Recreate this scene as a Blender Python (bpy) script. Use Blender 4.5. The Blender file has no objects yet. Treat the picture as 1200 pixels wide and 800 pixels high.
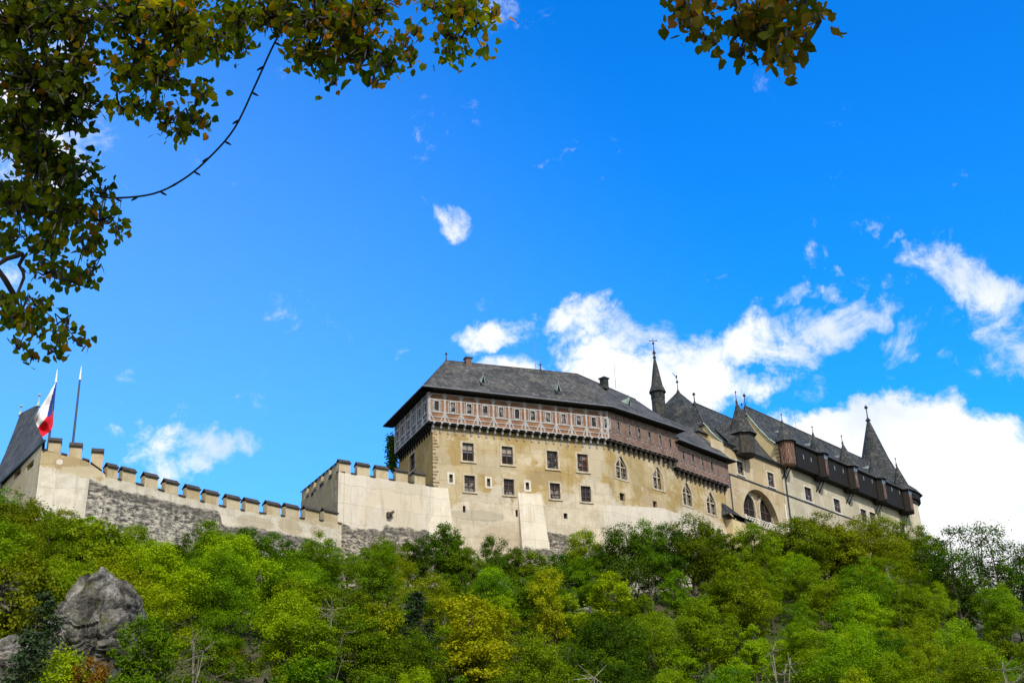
import bpy, bmesh, math, random
import numpy as np
from mathutils import Vector, Matrix
rnd = random.Random(7)
S = bpy.context.scene
COL = S.collection
# ------------------------------------------------------------------ camera
F = 1450.0                                   # focal length in pixels of a 1200 wide frame
EYE = 1.7
_up = np.array([-130., 3330., -F]); _up /= np.linalg.norm(_up)
_fw = np.array([0, 0, -1.]); _fw -= _up*_fw.dot(_up); _fw /= np.linalg.norm(_fw)
RM = np.array([np.cross(_fw, _up), _fw, _up])         # camera -> world
cam = bpy.data.objects.new('camera', bpy.data.cameras.new('camera')); COL.objects.link(cam)
cam.matrix_world = Matrix([[*RM[0], 0], [*RM[1], 0], [*RM[2], EYE], [0, 0, 0, 1]])
cam.data.sensor_width = 36; cam.data.lens = F*36/1200
cam.data.clip_end = 20000; cam.data.clip_start = 0.05
S.camera = cam
# ------------------------------------------------------------------ light
SUN_AZ, SUN_EL = math.radians(-68), math.radians(42)   # azimuth as math angle from +X
sdir = Vector((math.cos(SUN_AZ)*math.cos(SUN_EL), math.sin(SUN_AZ)*math.cos(SUN_EL), math.sin(SUN_EL)))
sl = bpy.data.lights.new('sun', 'SUN'); sl.energy = 4.0; sl.angle = math.radians(0.6); sl.color = (1, .93, .8)
so = bpy.data.objects.new('sun', sl); COL.objects.link(so); so.location = (0, 0, 200)
so.rotation_euler = sdir.to_track_quat('Z', 'Y').to_euler()
S.view_settings.view_transform = 'Standard'; S.view_settings.look = 'None'
S.view_settings.gamma = 1; S.view_settings.use_curve_mapping = False
S.view_settings.exposure = 0.0
S.render.engine = 'CYCLES'
S.cycles.max_bounces = 6; S.cycles.diffuse_bounces = 3; S.cycles.transmission_bounces = 4
S.cycles.transparent_max_bounces = 6; S.cycles.use_denoising = True

def ray(x, y):
    return RM @ np.array([x-600., 400.-y, -F])
class NT:
    def __init__(s, nt): s.nt = nt; s.n = nt.nodes; s.l = nt.links
    def new(s, t, **k):
        n = s.n.new(t)
        for a, b in k.items(): setattr(n, a, b)
        return n
    def put(s, sock, v):
        if isinstance(v, bpy.types.NodeSocket): s.l.new(v, sock)
        elif v is not None: sock.default_value = v
    def math(s, op, a, b=None, c=None, clamp=False):
        n = s.new('ShaderNodeMath', operation=op, use_clamp=clamp)
        s.put(n.inputs[0], a); s.put(n.inputs[1], b); s.put(n.inputs[2], c)
        return n.outputs[0]
    def vm(s, op, a, b=None, out=0, scale=None):
        n = s.new('ShaderNodeVectorMath', operation=op)
        s.put(n.inputs[0], a); s.put(n.inputs[1], b)
        if scale is not None: s.put(n.inputs['Scale'], scale)
        return n.outputs[out]
    def mix(s, f, a, b, mode='MIX'):
        n = s.new('ShaderNodeMix', data_type='RGBA', blend_type=mode)
        s.put(n.inputs[0], f); s.put(n.inputs[6], a); s.put(n.inputs[7], b)
        return n.outputs[2]
    def noise(s, vec, scale, detail=4, rough=.55, out=0, dist=0):
        n = s.new('ShaderNodeTexNoise'); s.put(n.inputs['Vector'], vec)
        n.inputs['Scale'].default_value = scale; n.inputs['Detail'].default_value = detail
        n.inputs['Roughness'].default_value = rough; n.inputs['Distortion'].default_value = dist
        return n.outputs[out]
    def ramp(s, f, pts, interp='LINEAR'):
        n = s.new('ShaderNodeValToRGB'); s.put(n.inputs[0], f); cr = n.color_ramp; cr.interpolation = interp
        while len(cr.elements) < len(pts): cr.elements.new(.5)
        for e, (p, c) in zip(cr.elements, pts):
            e.position = p; e.color = (*c, 1) if not isinstance(c, (int, float)) else (c, c, c, 1)
        return n.outputs[0]
    def mr(s, v, a, b, c=0., d=1., smooth=True):
        n = s.new('ShaderNodeMapRange', interpolation_type='SMOOTHSTEP' if smooth else 'LINEAR')
        s.put(n.inputs[0], v); s.put(n.inputs[1], a); s.put(n.inputs[2], b); s.put(n.inputs[3], c); s.put(n.inputs[4], d)
        return n.outputs[0]
    def curve(s, v, pts):
        n = s.new('ShaderNodeFloatCurve'); s.put(n.inputs['Value'], v)
        c = n.mapping.curves[0]; n.mapping.use_clip = False
        for p in pts[1:-1]: c.points.new(*p)
        c.points[0].location = pts[0]; c.points[-1].location = pts[-1]
        for p in c.points: p.handle_type = 'VECTOR'
        n.mapping.update(); return n.outputs[0]

# ------------------------------------------------------------------ world: sky and clouds by direction
W = bpy.data.worlds.new('World'); S.world = W; W.use_nodes = True
t = NT(W.node_tree); t.n.clear()
D = t.new('ShaderNodeTexCoord').outputs['Generated']
sky = t.new('ShaderNodeTexSky', sky_type='NISHITA', sun_disc=False)
sky.sun_elevation = SUN_EL; sky.sun_rotation = math.radians(90)-SUN_AZ
sky.air_density = 1.0; sky.dust_density = .3; sky.ozone_density = 2.5
warp = t.noise(D, 7.0, 6, .62, out=1)
Dw = t.vm('ADD', D, t.vm('SCALE', t.vm('SUBTRACT', warp, (.5, .5, .5)), scale=.13))
_ru = np.array([RM[0]@[1, 0, 0], RM[1]@[1, 0, 0], RM[2]@[1, 0, 0]])
def blob(cx, cy, rx, ry, ang, s):
    c = ray(cx, cy); c /= np.linalg.norm(c)
    up = np.array([0, 0, 1.]); r = np.cross(c, up); r /= np.linalg.norm(r); u = np.cross(r, c)
    a = math.radians(ang); A = (r*math.cos(a)+u*math.sin(a))/(rx/F); B = (-r*math.sin(a)+u*math.cos(a))/(ry/F)
    p = t.math('SUBTRACT', t.vm('DOT_PRODUCT', Dw, tuple(A), out=1), float(A@c))
    q = t.math('SUBTRACT', t.vm('DOT_PRODUCT', Dw, tuple(B), out=1), float(B@c))
    d2 = t.math('ADD', t.math('MULTIPLY', p, p), t.math('MULTIPLY', q, q))
    v = t.math('SUBTRACT', 1., d2, clamp=True)
    return t.math('MULTIPLY', v, s)
# thick cloud bodies, then wisps: centre, radii (as angles), tilt, strength
THICK = [(1110, 600, 180, 135, -12, 2.4), (1010, 555, 130, 92, 8, 2.2), (940, 560, 110, 80, 0, 1.6), (1240, 700, 210, 170, 0, 2.0),
         (800, 455, 120, 66, 12, 1.55), (720, 475, 110, 66, 8, 1.35), (640, 500, 120, 70, 0, 1.1)]
WISP = [(850, 395, 150, 50, 10, 1.35), (965, 385, 110, 38, 10, 1.1), (650, 405, 125, 34, 8, 1.05), (755, 400, 110, 40, 0, 1.1), (605, 418, 85, 28, 5, 1.2), (700, 425, 90, 34, 5, 1.2), (900, 350, 60, 22, -10, .8), (1170, 400, 60, 40, 0, .9),
        (1120, 335, 85, 48, -28, 1.15), (1175, 395, 60, 34, -30, .95), (1100, 315, 60, 30, 10, .6), (533, 262, 38, 30, -35, .62), (1030, 262, 30, 17, -10, .75), (1062, 285, 26, 11, -20, .7),
        (795, 303, 62, 14, 5, .5), (820, 320, 50, 17, -20, .45), (240, 540, 85, 42, -5, .9), (150, 442, 26, 20, 30, .42), (463, 406, 22, 9, 0, .5),
        (637, 180, 32, 12, 0, .4), (605, 235, 34, 22, -30, .35), (940, 335, 75, 28, -15, .95), (1110, 436, 48, 11, 0, .6),
        (1050, 405, 60, 26, 20, .5), (164, 285, 30, 14, 0, .3), (-10, 320, 55, 60, 0, .9), (10, 60, 120, 170, 0, .95), (60, 150, 60, 60, 0, .6)]
def union(lst):
    o = None
    for b in lst:
        v = blob(*b); o = v if o is None else t.math('MAXIMUM', o, v)
    return o
nz = t.noise(D, 11, 12, .66, dist=.2)
nz2 = t.noise(D, 20, 10, .68, dist=.5)
tk = t.math('ADD', union(THICK), t.math('MULTIPLY', t.math('SUBTRACT', nz, .5), 3.4))
thick = t.mr(tk, .38, 1.10)
wk = t.math('ADD', t.math('SUBTRACT', union(WISP), .0), t.math('ADD', t.math('MULTIPLY', t.math('SUBTRACT', nz, .5), 2.6), t.math('MULTIPLY', t.math('SUBTRACT', nz2, .5), 2.6)))
wisp = t.math('MULTIPLY', t.mr(wk, .36, 1.30), .97)
# unseen broken cloud added behind and beside the viewer for neutral fill light
back = t.mr(t.vm('DOT_PRODUCT', D, (0, -1, .1), out=1), -.30, .25)
bnz = t.noise(D, 2.6, 8, .6, dist=.3)
backc = t.math('MULTIPLY', t.mr(t.math('ADD', bnz, t.math('MULTIPLY', back, .30)), .52, .66), back)
mask = t.math('MAXIMUM', t.math('MAXIMUM', thick, wisp), backc)
# thin veil low on the left side, next to the horizon
vl = t.mr(t.vm('DOT_PRODUCT', D, (-.75, .66, -.35), out=1), .25, .80, 0, .30)
hs = t.new('ShaderNodeHueSaturation'); hs.inputs['Saturation'].default_value = 1.42; hs.inputs['Value'].default_value = 1.0
t.put(hs.inputs['Color'], sky.outputs[0])
skyc = t.mix(1.0, hs.outputs[0], (.70, 2.45, 3.3, 1), 'MULTIPLY')
skyc = t.mix(vl, skyc, (4.2, 7.2, 11.0, 1))
shade = t.noise(D, 7, 5, .5)
cl = t.mix(t.mr(shade, .38, .56), (8.0, 8.9, 10.4, 1), (11.5, 11.5, 11.6, 1))
fin = t.mix(mask, skyc, cl)
bg = t.new('ShaderNodeBackground'); t.put(bg.inputs[0], fin); bg.inputs[1].default_value = .1
t.l.new(bg.outputs[0], t.new('ShaderNodeOutputWorld').inputs[0])
W.cycles.sampling_method = 'MANUAL'; W.cycles.sample_map_resolution = 512

# ------------------------------------------------------------------ geometry helpers
def pt(p): return Vector((p[0], p[1], p[2]+EYE))
def at_z(x, y, z):
    d = ray(x, y); return d*z/d[2]
class Fac:
    """a vertical plane: plan origin A, direction (degrees), out = outward normal"""
    def __init__(s, A, ang, u0=0.):
        a = math.radians(ang); s.A = np.array([A[0], A[1], 0.]); s.ang = ang; s.u0 = u0
        s.t = np.array([math.cos(a), math.sin(a), 0.]); s.n = np.array([math.sin(a), -math.cos(a), 0.])
    def shift(s, o): return Fac(s.A + s.n*o, s.ang, s.u0)
    def P(s, u, z, o=0.):
        return s.A + s.t*(u-s.u0) + s.n*o + np.array([0, 0, z])
    def uz(s, x, y, o=0.):
        d = ray(x, y); A = s.A + s.n*o; k = (s.n@A)/(s.n@d); p = d*k
        return float((p-A)@s.t)+s.u0, float(p[2])
    def U(s, p): return float((np.array([p[0], p[1], 0.])-s.A)@s.t)+s.u0
class MB:
    def __init__(s): s.v = []; s.f = []; s.uv = []; s.m = []; s.c = []
    def face(s, pts, uv=None, mi=0, col=None):
        i = len(s.v); P = [np.array([float(q) for q in p]) for p in pts]; s.v += [tuple(p) for p in P]
        s.f.append(tuple(range(i, i+len(P))))
        if uv is None:
            n = np.zeros(3)
            for k in range(len(P)):
                a, b = P[k], P[(k+1) % len(P)]; n += np.cross(a-P[0], b-P[0])
            L = np.linalg.norm(n); n = n/L if L > 1e-12 else np.array([0, 0, 1.])
            tt = np.cross([0, 0, 1.], n); L = np.linalg.norm(tt); tt = tt/L if L > 1e-4 else np.array([1., 0, 0])
            b = np.cross(n, tt); uv = [(float(p@tt), float(p@b)) for p in P]
        s.uv += list(uv); s.m.append(mi); s.c.append(col)
    def hexa(s, a, b, mi=0):
        """a, b: two 4-point loops"""
        s.face([a[3], a[2], a[1], a[0]], mi=mi); s.face(b, mi=mi)
        for k in range(4):
            j = (k+1) % 4; s.face([a[k], a[j], b[j], b[k]], mi=mi)
    def box(s, fc, u0, u1, z0, z1, o0, o1, mi=0):
        s.hexa([fc.P(u0, z0, o0), fc.P(u1, z0, o0), fc.P(u1, z1, o0), fc.P(u0, z1, o0)][::1],
               [fc.P(u0, z0, o1), fc.P(u1, z0, o1), fc.P(u1, z1, o1), fc.P(u0, z1, o1)], mi)
    def bar(s, fc, p, q, w, o0, o1, mi=0):
        p = np.array(p, float); q = np.array(q, float); d = q-p; d /= np.linalg.norm(d); k = np.array([-d[1], d[0]])*w/2
        c = [p-k, q-k, q+k, p+k]
        s.hexa([fc.P(x[0], x[1], o0) for x in c], [fc.P(x[0], x[1], o1) for x in c], mi)
    def tube(s, pts, rs, n=6, cap=True, mi=0, col=None):
        rings = []; P = [np.array(p, float) for p in pts]
        prev = None
        for i, p in enumerate(P):
            d = P[min(i+1, len(P)-1)]-P[max(i-1, 0)]; d /= (np.linalg.norm(d)+1e-9)
            a = np.array([1., 0, 0]) if abs(d[0]) < .8 else np.array([0, 1., 0])
            if prev is not None: a = prev
            x = a - d*a.dot(d); x /= (np.linalg.norm(x)+1e-9); y = np.cross(d, x); prev = x
            r = rs[i] if hasattr(rs, '__len__') else rs
            rings.append([p + (x*math.cos(2*math.pi*k/n)+y*math.sin(2*math.pi*k/n))*r for k in range(n)])
        for a, b in zip(rings, rings[1:]):
            for k in range(n):
                j = (k+1) % n; s.face([a[k], a[j], b[j], b[k]], mi=mi, col=col)
        if cap:
            s.face(rings[0][::-1], mi=mi, col=col); s.face(rings[-1], mi=mi, col=col)
    def lathe(s, c, prof, n=16, mi=0, rot=0.):
        """c: plan centre and base z; prof: (radius, height) list"""
        R = [[np.array([c[0]+r*math.cos(rot+2*math.pi*k/n), c[1]+r*math.sin(rot+2*math.pi*k/n), c[2]+h]) for k in range(n)] for r, h in prof]
        for a, b in zip(R, R[1:]):
            for k in range(n):
                j = (k+1) % n; s.face([a[k], a[j], b[j], b[k]], mi=mi)
        s.face(R[0][::-1], mi=mi); s.face(R[-1], mi=mi)
    def build(s, name, mat, parent=None, smooth=False, weld=False):
        me = bpy.data.meshes.new(name); me.from_pydata([(a, b, c+EYE) for a, b, c in s.v], [], s.f)
        uvl = me.uv_layers.new(name='UVMap'); uvl.data.foreach_set('uv', [x for u in s.uv for x in u])
        if any(c is not None for c in s.c):
            at = me.color_attributes.new('Col', 'FLOAT_COLOR', 'CORNER'); vals = []
            for f, c in zip(s.f, s.c): vals += list((*(c or (0, 0, 0)), 1))*len(f)
            at.data.foreach_set('color', vals)
        for m in (mat if isinstance(mat, (list, tuple)) else [mat]): me.materials.append(m)
        me.polygons.foreach_set('material_index', s.m)
        if smooth: me.polygons.foreach_set('use_smooth', [True]*len(s.f))
        me.update()
        if weld:
            bm = bmesh.new(); bm.from_mesh(me); bmesh.ops.remove_doubles(bm, verts=bm.verts, dist=1e-4); bm.to_mesh(me); bm.free()
        o = bpy.data.objects.new(name, me); COL.objects.link(o)
        if parent is not None:
            o.parent = parent; o.matrix_parent_inverse = pinv(parent)
        return o
def pinv(p):
    # parts are modelled in place: a mesh parent sits at the world origin, an Empty at its own location
    return Matrix.Translation(p.location).inverted() if p.type == 'EMPTY' else Matrix()
def thing(name, label, cat, loc=(0, 0, 0), group=None):
    o = bpy.data.objects.new(name, None); COL.objects.link(o); o.location = (loc[0], loc[1], loc[2]+EYE); o.empty_display_size = .5
    return tag(o, label, cat, group)
def tag(o, label=None, cat=None, group=None, kind=None):
    for k, v in (('label', label), ('category', cat), ('group', group), ('kind', kind)):
        if v: o[k] = v
    return o

# ------------------------------------------------------------------ materials
def newmat(name):
    m = bpy.data.materials.new(name); m.use_nodes = True; k = NT(m.node_tree); b = k.n['Principled BSDF']; return m, k, b
def bump(k, b, h, strength=.4, dist=.05):
    n = k.new('ShaderNodeBump'); n.inputs['Strength'].default_value = strength; n.inputs['Distance'].default_value = dist
    k.put(n.inputs['Height'], h); k.l.new(n.outputs[0], b.inputs['Normal'])
def obj_pos(k): return k.new('ShaderNodeNewGeometry').outputs['Position']
def plain(name, col, rough=.7, var=.25, scale=1.5, spec=.3, metal=0.):
    m, k, b = newmat(name); P = obj_pos(k)
    n = k.noise(P, scale, 5, .6); c2 = tuple(x*(1-var) for x in col)
    k.put(b.inputs['Base Color'], k.mix(k.mr(n, .35, .65), (*col, 1), (*c2, 1)))
    b.inputs['Roughness'].default_value = rough; b.inputs['Specular IOR Level'].default_value = spec; b.inputs['Metallic'].default_value = metal
    bump(k, b, k.noise(P, scale*6, 3), .15, .03); return m
def slate(name, c1, c2, moss=.0):
    m, k, b = newmat(name); uv = k.new('ShaderNodeUVMap').outputs[0]
    br = k.new('ShaderNodeTexBrick'); k.put(br.inputs['Vector'], k.vm('ADD', uv, k.vm('SCALE', k.noise(uv, 1.2, 2, out=1), scale=.25)))
    br.inputs['Color1'].default_value = (*c1, 1); br.inputs['Color2'].default_value = (*c2, 1); br.inputs['Mortar'].default_value = (*[x*.35 for x in c1], 1)
    br.inputs['Scale'].default_value = 1.; br.inputs['Brick Width'].default_value = .62; br.inputs['Row Height'].default_value = .46
    br.inputs['Mortar Size'].default_value = .02; br.inputs['Mortar Smooth'].default_value = .4; br.inputs['Bias'].default_value = -.1
    n = k.noise(uv, .35, 6, .65); n2 = k.noise(uv, 1.7, 5, .8)
    c = k.mix(k.mr(n, .38, .64), br.outputs[0], tuple([x*.58 for x in c1])+(1,))
    c = k.mix(k.math('MULTIPLY', k.mr(k.noise(k.vm('ADD', uv, (9, 4, 0)), .22, 7, .7), .54, .62), .5), c, (.105, .098, .078, 1))
    c = k.mix(k.math('MULTIPLY', k.mr(n2, .53, .68), .75), c, (.22, .225, .21, 1))
    c = k.mix(k.math('MULTIPLY', k.mr(n2, .47, .34), .75), c, (.02, .021, .024, 1))
    b.inputs['Roughness'].default_value = .8; b.inputs['Specular IOR Level'].default_value = .2
    k.put(b.inputs['Base Color'], c)
    bump(k, b, k.math('ADD', br.outputs[1], k.math('MULTIPLY', n2, -1.)), .5, -.04); return m
def plaster(name, top, low, curve=None, stone=None, umax=100., ochre2=None, stonecol=((.13, .12, .105), (.40, .37, .32)), steep=.7, patches=()):
    """top coat above a ragged height line, paler render below it, bare rubble below a second line. UV = metres along wall, height"""
    m, k, b = newmat(name); uv = k.new('ShaderNodeUVMap').outputs[0]
    sx = k.new('ShaderNodeSeparateXYZ'); k.put(sx.inputs[0], uv); u, z = sx.outputs[0], sx.outputs[1]
    big = k.noise(uv, .16, 6, .6, dist=.3); med = k.noise(uv, .8, 6, .65); fine = k.noise(uv, 5, 5, .7)
    st = k.vm('MULTIPLY', uv, (1.4, .16, 0)); streak = k.noise(st, 1.0, 4, .6)
    tp = k.mix(k.mr(big, .44, .54), (*top, 1), (*(ochre2 or tuple(x*.8 for x in top)), 1))
    tp = k.mix(k.math('MULTIPLY', k.mr(streak, .50, .72), .38), tp, (*[x*.50 for x in top], 1))
    tp = k.mix(k.math('MULTIPLY', k.mr(k.noise(uv, .33, 7, .7), .55, .60), .55), tp, (*low, 1))
    tp = k.mix(k.math('MULTIPLY', k.mr(k.noise(k.vm('ADD', uv, (31, 7, 0)), .5, 7, .72), .56, .66), .45), tp, (*[x*.62 for x in top], 1))
    # faint working joints between lifts of render
    br = k.new('ShaderNodeTexBrick'); k.put(br.inputs['Vector'], k.vm('ADD', uv, k.vm('SCALE', k.noise(uv, .5, 3, out=1), scale=.9)))
    br.inputs['Scale'].default_value = 1.; br.inputs['Brick Width'].default_value = 4.6; br.inputs['Row Height'].default_value = 2.6
    br.inputs['Color1'].default_value = (1, 1, 1, 1); br.inputs['Color2'].default_value = (.86, .87, .88, 1); br.inputs['Mortar'].default_value = (.70, .66, .60, 1)
    br.inputs['Mortar Size'].default_value = .07; br.inputs['Mortar Smooth'].default_value = 1.
    lw = k.mix(k.mr(med, .40, .64), (*low, 1), (*[x*y for x, y in zip(low, (.84, .82, .77))], 1))
    lw = k.mix(k.math('MULTIPLY', k.mr(k.noise(uv, .42, 8, .72), .54, .64), .5), lw, (*[x*y for x, y in zip(low, (.74, .70, .62))], 1))
    lw = k.mix(k.math('MULTIPLY', k.mr(streak, .50, .68), .45), lw, (*[x*.55 for x in low], 1))
    c = tp
    jag = k.math('ADD', k.math('MULTIPLY', k.math('SUBTRACT', med, .5), 2.6), k.math('MULTIPLY', k.math('SUBTRACT', fine, .5), .7))
    if curve:
        zb = k.math('MULTIPLY', k.curve(k.math('DIVIDE', u, umax), [(a/umax, v/100.) for a, v in curve]), 100.)
        f = k.mr(k.math('ADD', k.math('SUBTRACT', zb, z), jag), -.12, .12)
        c = k.mix(f, tp, lw)
    for (pu, pz, ru_, rz_, pc, pa) in patches:
        d_ = k.math('ADD', k.math('POWER', k.math('DIVIDE', k.math('SUBTRACT', u, pu), ru_), 2.), k.math('POWER', k.math('DIVIDE', k.math('SUBTRACT', z, pz), rz_), 2.))
        d_ = k.math('ADD', d_, k.math('MULTIPLY', k.math('SUBTRACT', k.noise(uv, .7, 7, .7), .5), 2.2))
        c = k.mix(k.math('MULTIPLY', k.mr(d_, 1.05, .85), pa), c, (*pc, 1))
    c = k.mix(.8, c, br.outputs[0], 'MULTIPLY')
    hh = k.math('ADD', fine, k.math('MULTIPLY', med, 2.))
    if stone:
        vo = k.new('ShaderNodeTexVoronoi'); k.put(vo.inputs['Vector'], k.vm('MULTIPLY', k.vm('ADD', uv, k.vm('SCALE', k.noise(uv, 2, 2, out=1), scale=.3)), (1.9, 3.6, 1)))
        vo.inputs['Scale'].default_value = 1.
        sc = k.mix(vo.outputs['Color'], (*stonecol[0], 1), (*stonecol[1], 1))
        sc = k.mix(k.mr(vo.outputs['Distance'], .28, .62), sc, (*[x*.55 for x in stonecol[0]], 1))
        sc = k.mix(k.math('MULTIPLY', k.mr(k.math('ADD', k.noise(k.vm('MULTIPLY', uv, (1, 2.2, 1)), 1.1, 8, .8), k.mr(z, 26., 50., .06, -.03)), .47, .56), .9), sc, (*[x*.80 for x in low], 1))
        sc = k.mix(k.math('MULTIPLY', k.mr(streak, .50, .62), .5), sc, (.07, .065, .06, 1))
        zs = k.math('MULTIPLY', k.curve(k.math('DIVIDE', u, umax), [(a/umax, v/100.) for a, v in stone]), 100.)
        f = k.mr(k.math('ADD', k.math('SUBTRACT', zs, z), k.math('MULTIPLY', jag, steep)), -.15, .15)
        rim = k.mr(k.math('ABSOLUTE', k.math('SUBTRACT', k.math('ADD', k.math('SUBTRACT', zs, z), k.math('MULTIPLY', jag, steep)), .55)), .75, .1)
        sc = k.mix(k.math('MULTIPLY', rim, .6), sc, (.085, .08, .07, 1))
        c = k.mix(f, c, sc); hh = k.math('ADD', hh, k.math('MULTIPLY', k.math('MULTIPLY', vo.outputs['Distance'], f), -3.))
    k.put(b.inputs['Base Color'], c); b.inputs['Roughness'].default_value = .9; b.inputs['Specular IOR Level'].default_value = .15
    bump(k, b, hh, .5, .05); return m
def brickwork(name, c1, c2, mort, w=.32, h=.11):
    m, k, b = newmat(name); uv = k.new('ShaderNodeUVMap').outputs[0]
    br = k.new('ShaderNodeTexBrick'); k.put(br.inputs['Vector'], uv); br.inputs['Scale'].default_value = 1.
    br.inputs['Brick Width'].default_value = w; br.inputs['Row Height'].default_value = h; br.inputs['Mortar Size'].default_value = .012
    br.inputs['Color1'].default_value = (*c1, 1); br.inputs['Color2'].default_value = (*c2, 1); br.inputs['Mortar'].default_value = (*mort, 1)
    n = k.noise(uv, .7, 5, .6)
    c = k.mix(k.mr(n, .42, .62), br.outputs[0], (*[x*.62 for x in c1], 1))
    k.put(b.inputs['Base Color'], c); b.inputs['Roughness'].default_value = .88; bump(k, b, br.outputs[1], .3, -.02); return m
def wood(name, c1, c2, c3=None, bw=.22):
    m, k, b = newmat(name); uv = k.new('ShaderNodeUVMap').outputs[0]
    br = k.new('ShaderNodeTexBrick'); k.put(br.inputs['Vector'], uv); br.inputs['Scale'].default_value = 1.
    br.inputs['Brick Width'].default_value = bw; br.inputs['Row Height'].default_value = 4.; br.offset = .0; br.inputs['Mortar Size'].default_value = .012
    br.inputs['Color1'].default_value = (*c1, 1); br.inputs['Color2'].default_value = (*c2, 1); br.inputs['Mortar'].default_value = (.008, .007, .006, 1)
    n = k.noise(k.vm('MULTIPLY', uv, (7, .7, 1)), 1., 5, .65)
    c = k.mix(k.mr(n, .45, .65), br.outputs[0], (*(c3 or tuple(x*.5 for x in c1)), 1))
    k.put(b.inputs['Base Color'], c); b.inputs['Roughness'].default_value = .8; b.inputs['Specular IOR Level'].default_value = .2
    bump(k, b, n, .3, .03); return m
def leafmat(name, cols, tr=.35, hue=.04, attr=False):
    m, k, b = newmat(name); k.n.remove(b); out = k.n['Material Output']
    oi = k.new('ShaderNodeObjectInfo').outputs['Random']
    at = k.new('ShaderNodeAttribute', attribute_name='Col'); sp = k.new('ShaderNodeSeparateColor'); k.put(sp.inputs[0], at.outputs['Color'])
    f = sp.outputs[0]
    c = k.ramp(f, [(i/(len(cols)-1), x) for i, x in enumerate(cols)])
    h = k.new('ShaderNodeHueSaturation'); k.put(h.inputs['Color'], c)
    k.put(h.inputs['Hue'], k.math('ADD', .5-hue/2, k.math('MULTIPLY', oi, hue)))
    k.put(h.inputs['Value'], k.math('ADD', .92, k.math('MULTIPLY', k.math('FRACT', k.math('MULTIPLY', oi, 7.31)), .62)))
    d = k.new('ShaderNodeBsdfDiffuse'); k.put(d.inputs[0], h.outputs[0])
    tb = k.new('ShaderNodeBsdfTranslucent'); k.put(tb.inputs[0], k.mix(1., h.outputs[0], (1.35, 1.25, .55, 1), 'MULTIPLY'))
    g = k.new('ShaderNodeBsdfGlossy'); g.inputs['Roughness'].default_value = .45; g.inputs[0].default_value = (.8, .85, .8, 1)
    mx = k.new('ShaderNodeMixShader'); mx.inputs[0].default_value = tr; k.l.new(d.outputs[0], mx.inputs[1]); k.l.new(tb.outputs[0], mx.inputs[2])
    m2 = k.new('ShaderNodeMixShader'); m2.inputs[0].default_value = .006; k.l.new(mx.outputs[0], m2.inputs[1]); k.l.new(g.outputs[0], m2.inputs[2])
    k.l.new(m2.outputs[0], out.inputs[0]); return m

OCHRE = (.37, .268, .115); OCHRE2 = (.45, .365, .225); CREAM = (.57, .505, .40)
M = {}
M['slate'] = slate('grey slate', (.062, .063, .065), (.125, .124, .122))
M['slate_dark'] = slate('blue black slate', (.034, .039, .043), (.066, .070, .073))
M['lead'] = plain('pale lead', (.30, .36, .36), .6, .3)
M['copper'] = plain('green copper', (.36, .48, .42), .6, .4)
M['iron'] = plain('dark iron', (.035, .04, .045), .5, .2)
M['steel'] = plain('grey metal', (.20, .22, .25), .4, .2)
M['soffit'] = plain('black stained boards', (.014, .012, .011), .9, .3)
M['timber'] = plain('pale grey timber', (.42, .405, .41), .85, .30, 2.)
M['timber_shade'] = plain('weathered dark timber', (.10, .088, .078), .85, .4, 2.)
M['faded'] = plain('faded timber', (.26, .215, .195), .85, .3)
M['infill'] = brickwork('orange brick infill', (.29, .135, .068), (.22, .105, .055), (.24, .155, .10))
M['infill_grey'] = brickwork('grey brick infill', (.17, .14, .13), (.13, .11, .105), (.2, .17, .15))
M['brown'] = brickwork('red brown brick infill', (.215, .125, .10), (.165, .10, .085), (.22, .155, .13))
M['stone'] = plain('pale window stone', (.50, .43, .32), .85, .3)
M['stone_white'] = plain('white window stone', (.62, .58, .50), .85, .2)
M['frame'] = plain('dark window wood', (.10, .055, .045), .6, .3)
M['frame_red'] = plain('red brown window wood', (.20, .06, .035), .6, .3)
M['hoard'] = wood('tarred boards', (.020, .017, .016), (.013, .012, .012))
M['redwood'] = wood('red brown weathered boards', (.15, .060, .038), (.055, .032, .024), (.27, .21, .17), .16)
M['greywood'] = wood('grey brown shingle boards', (.055, .048, .042), (.032, .029, .027), (.09, .08, .07), .14)
M['bark'] = plain('bark', (.09, .075, .06), .95, .5, 3.)
M['barkgrey'] = plain('pale grey bark', (.26, .235, .20), .95, .5, 3.)
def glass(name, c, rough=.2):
    m, k, b = newmat(name); k.put(b.inputs['Base Color'], k.mix(k.mr(k.noise(obj_pos(k), .9, 2), .52, .56), (*c, 1), (.16, .155, .15, 1))); b.inputs['Roughness'].default_value = rough  # pale patches in the colour stand in for sky reflections and curtains behind
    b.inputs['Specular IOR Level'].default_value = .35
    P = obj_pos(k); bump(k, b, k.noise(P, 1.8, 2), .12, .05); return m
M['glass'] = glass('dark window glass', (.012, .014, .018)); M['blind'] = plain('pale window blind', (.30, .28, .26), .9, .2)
M['dark'] = plain('dark interior', (.012, .010, .010), .9, .2)

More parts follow.
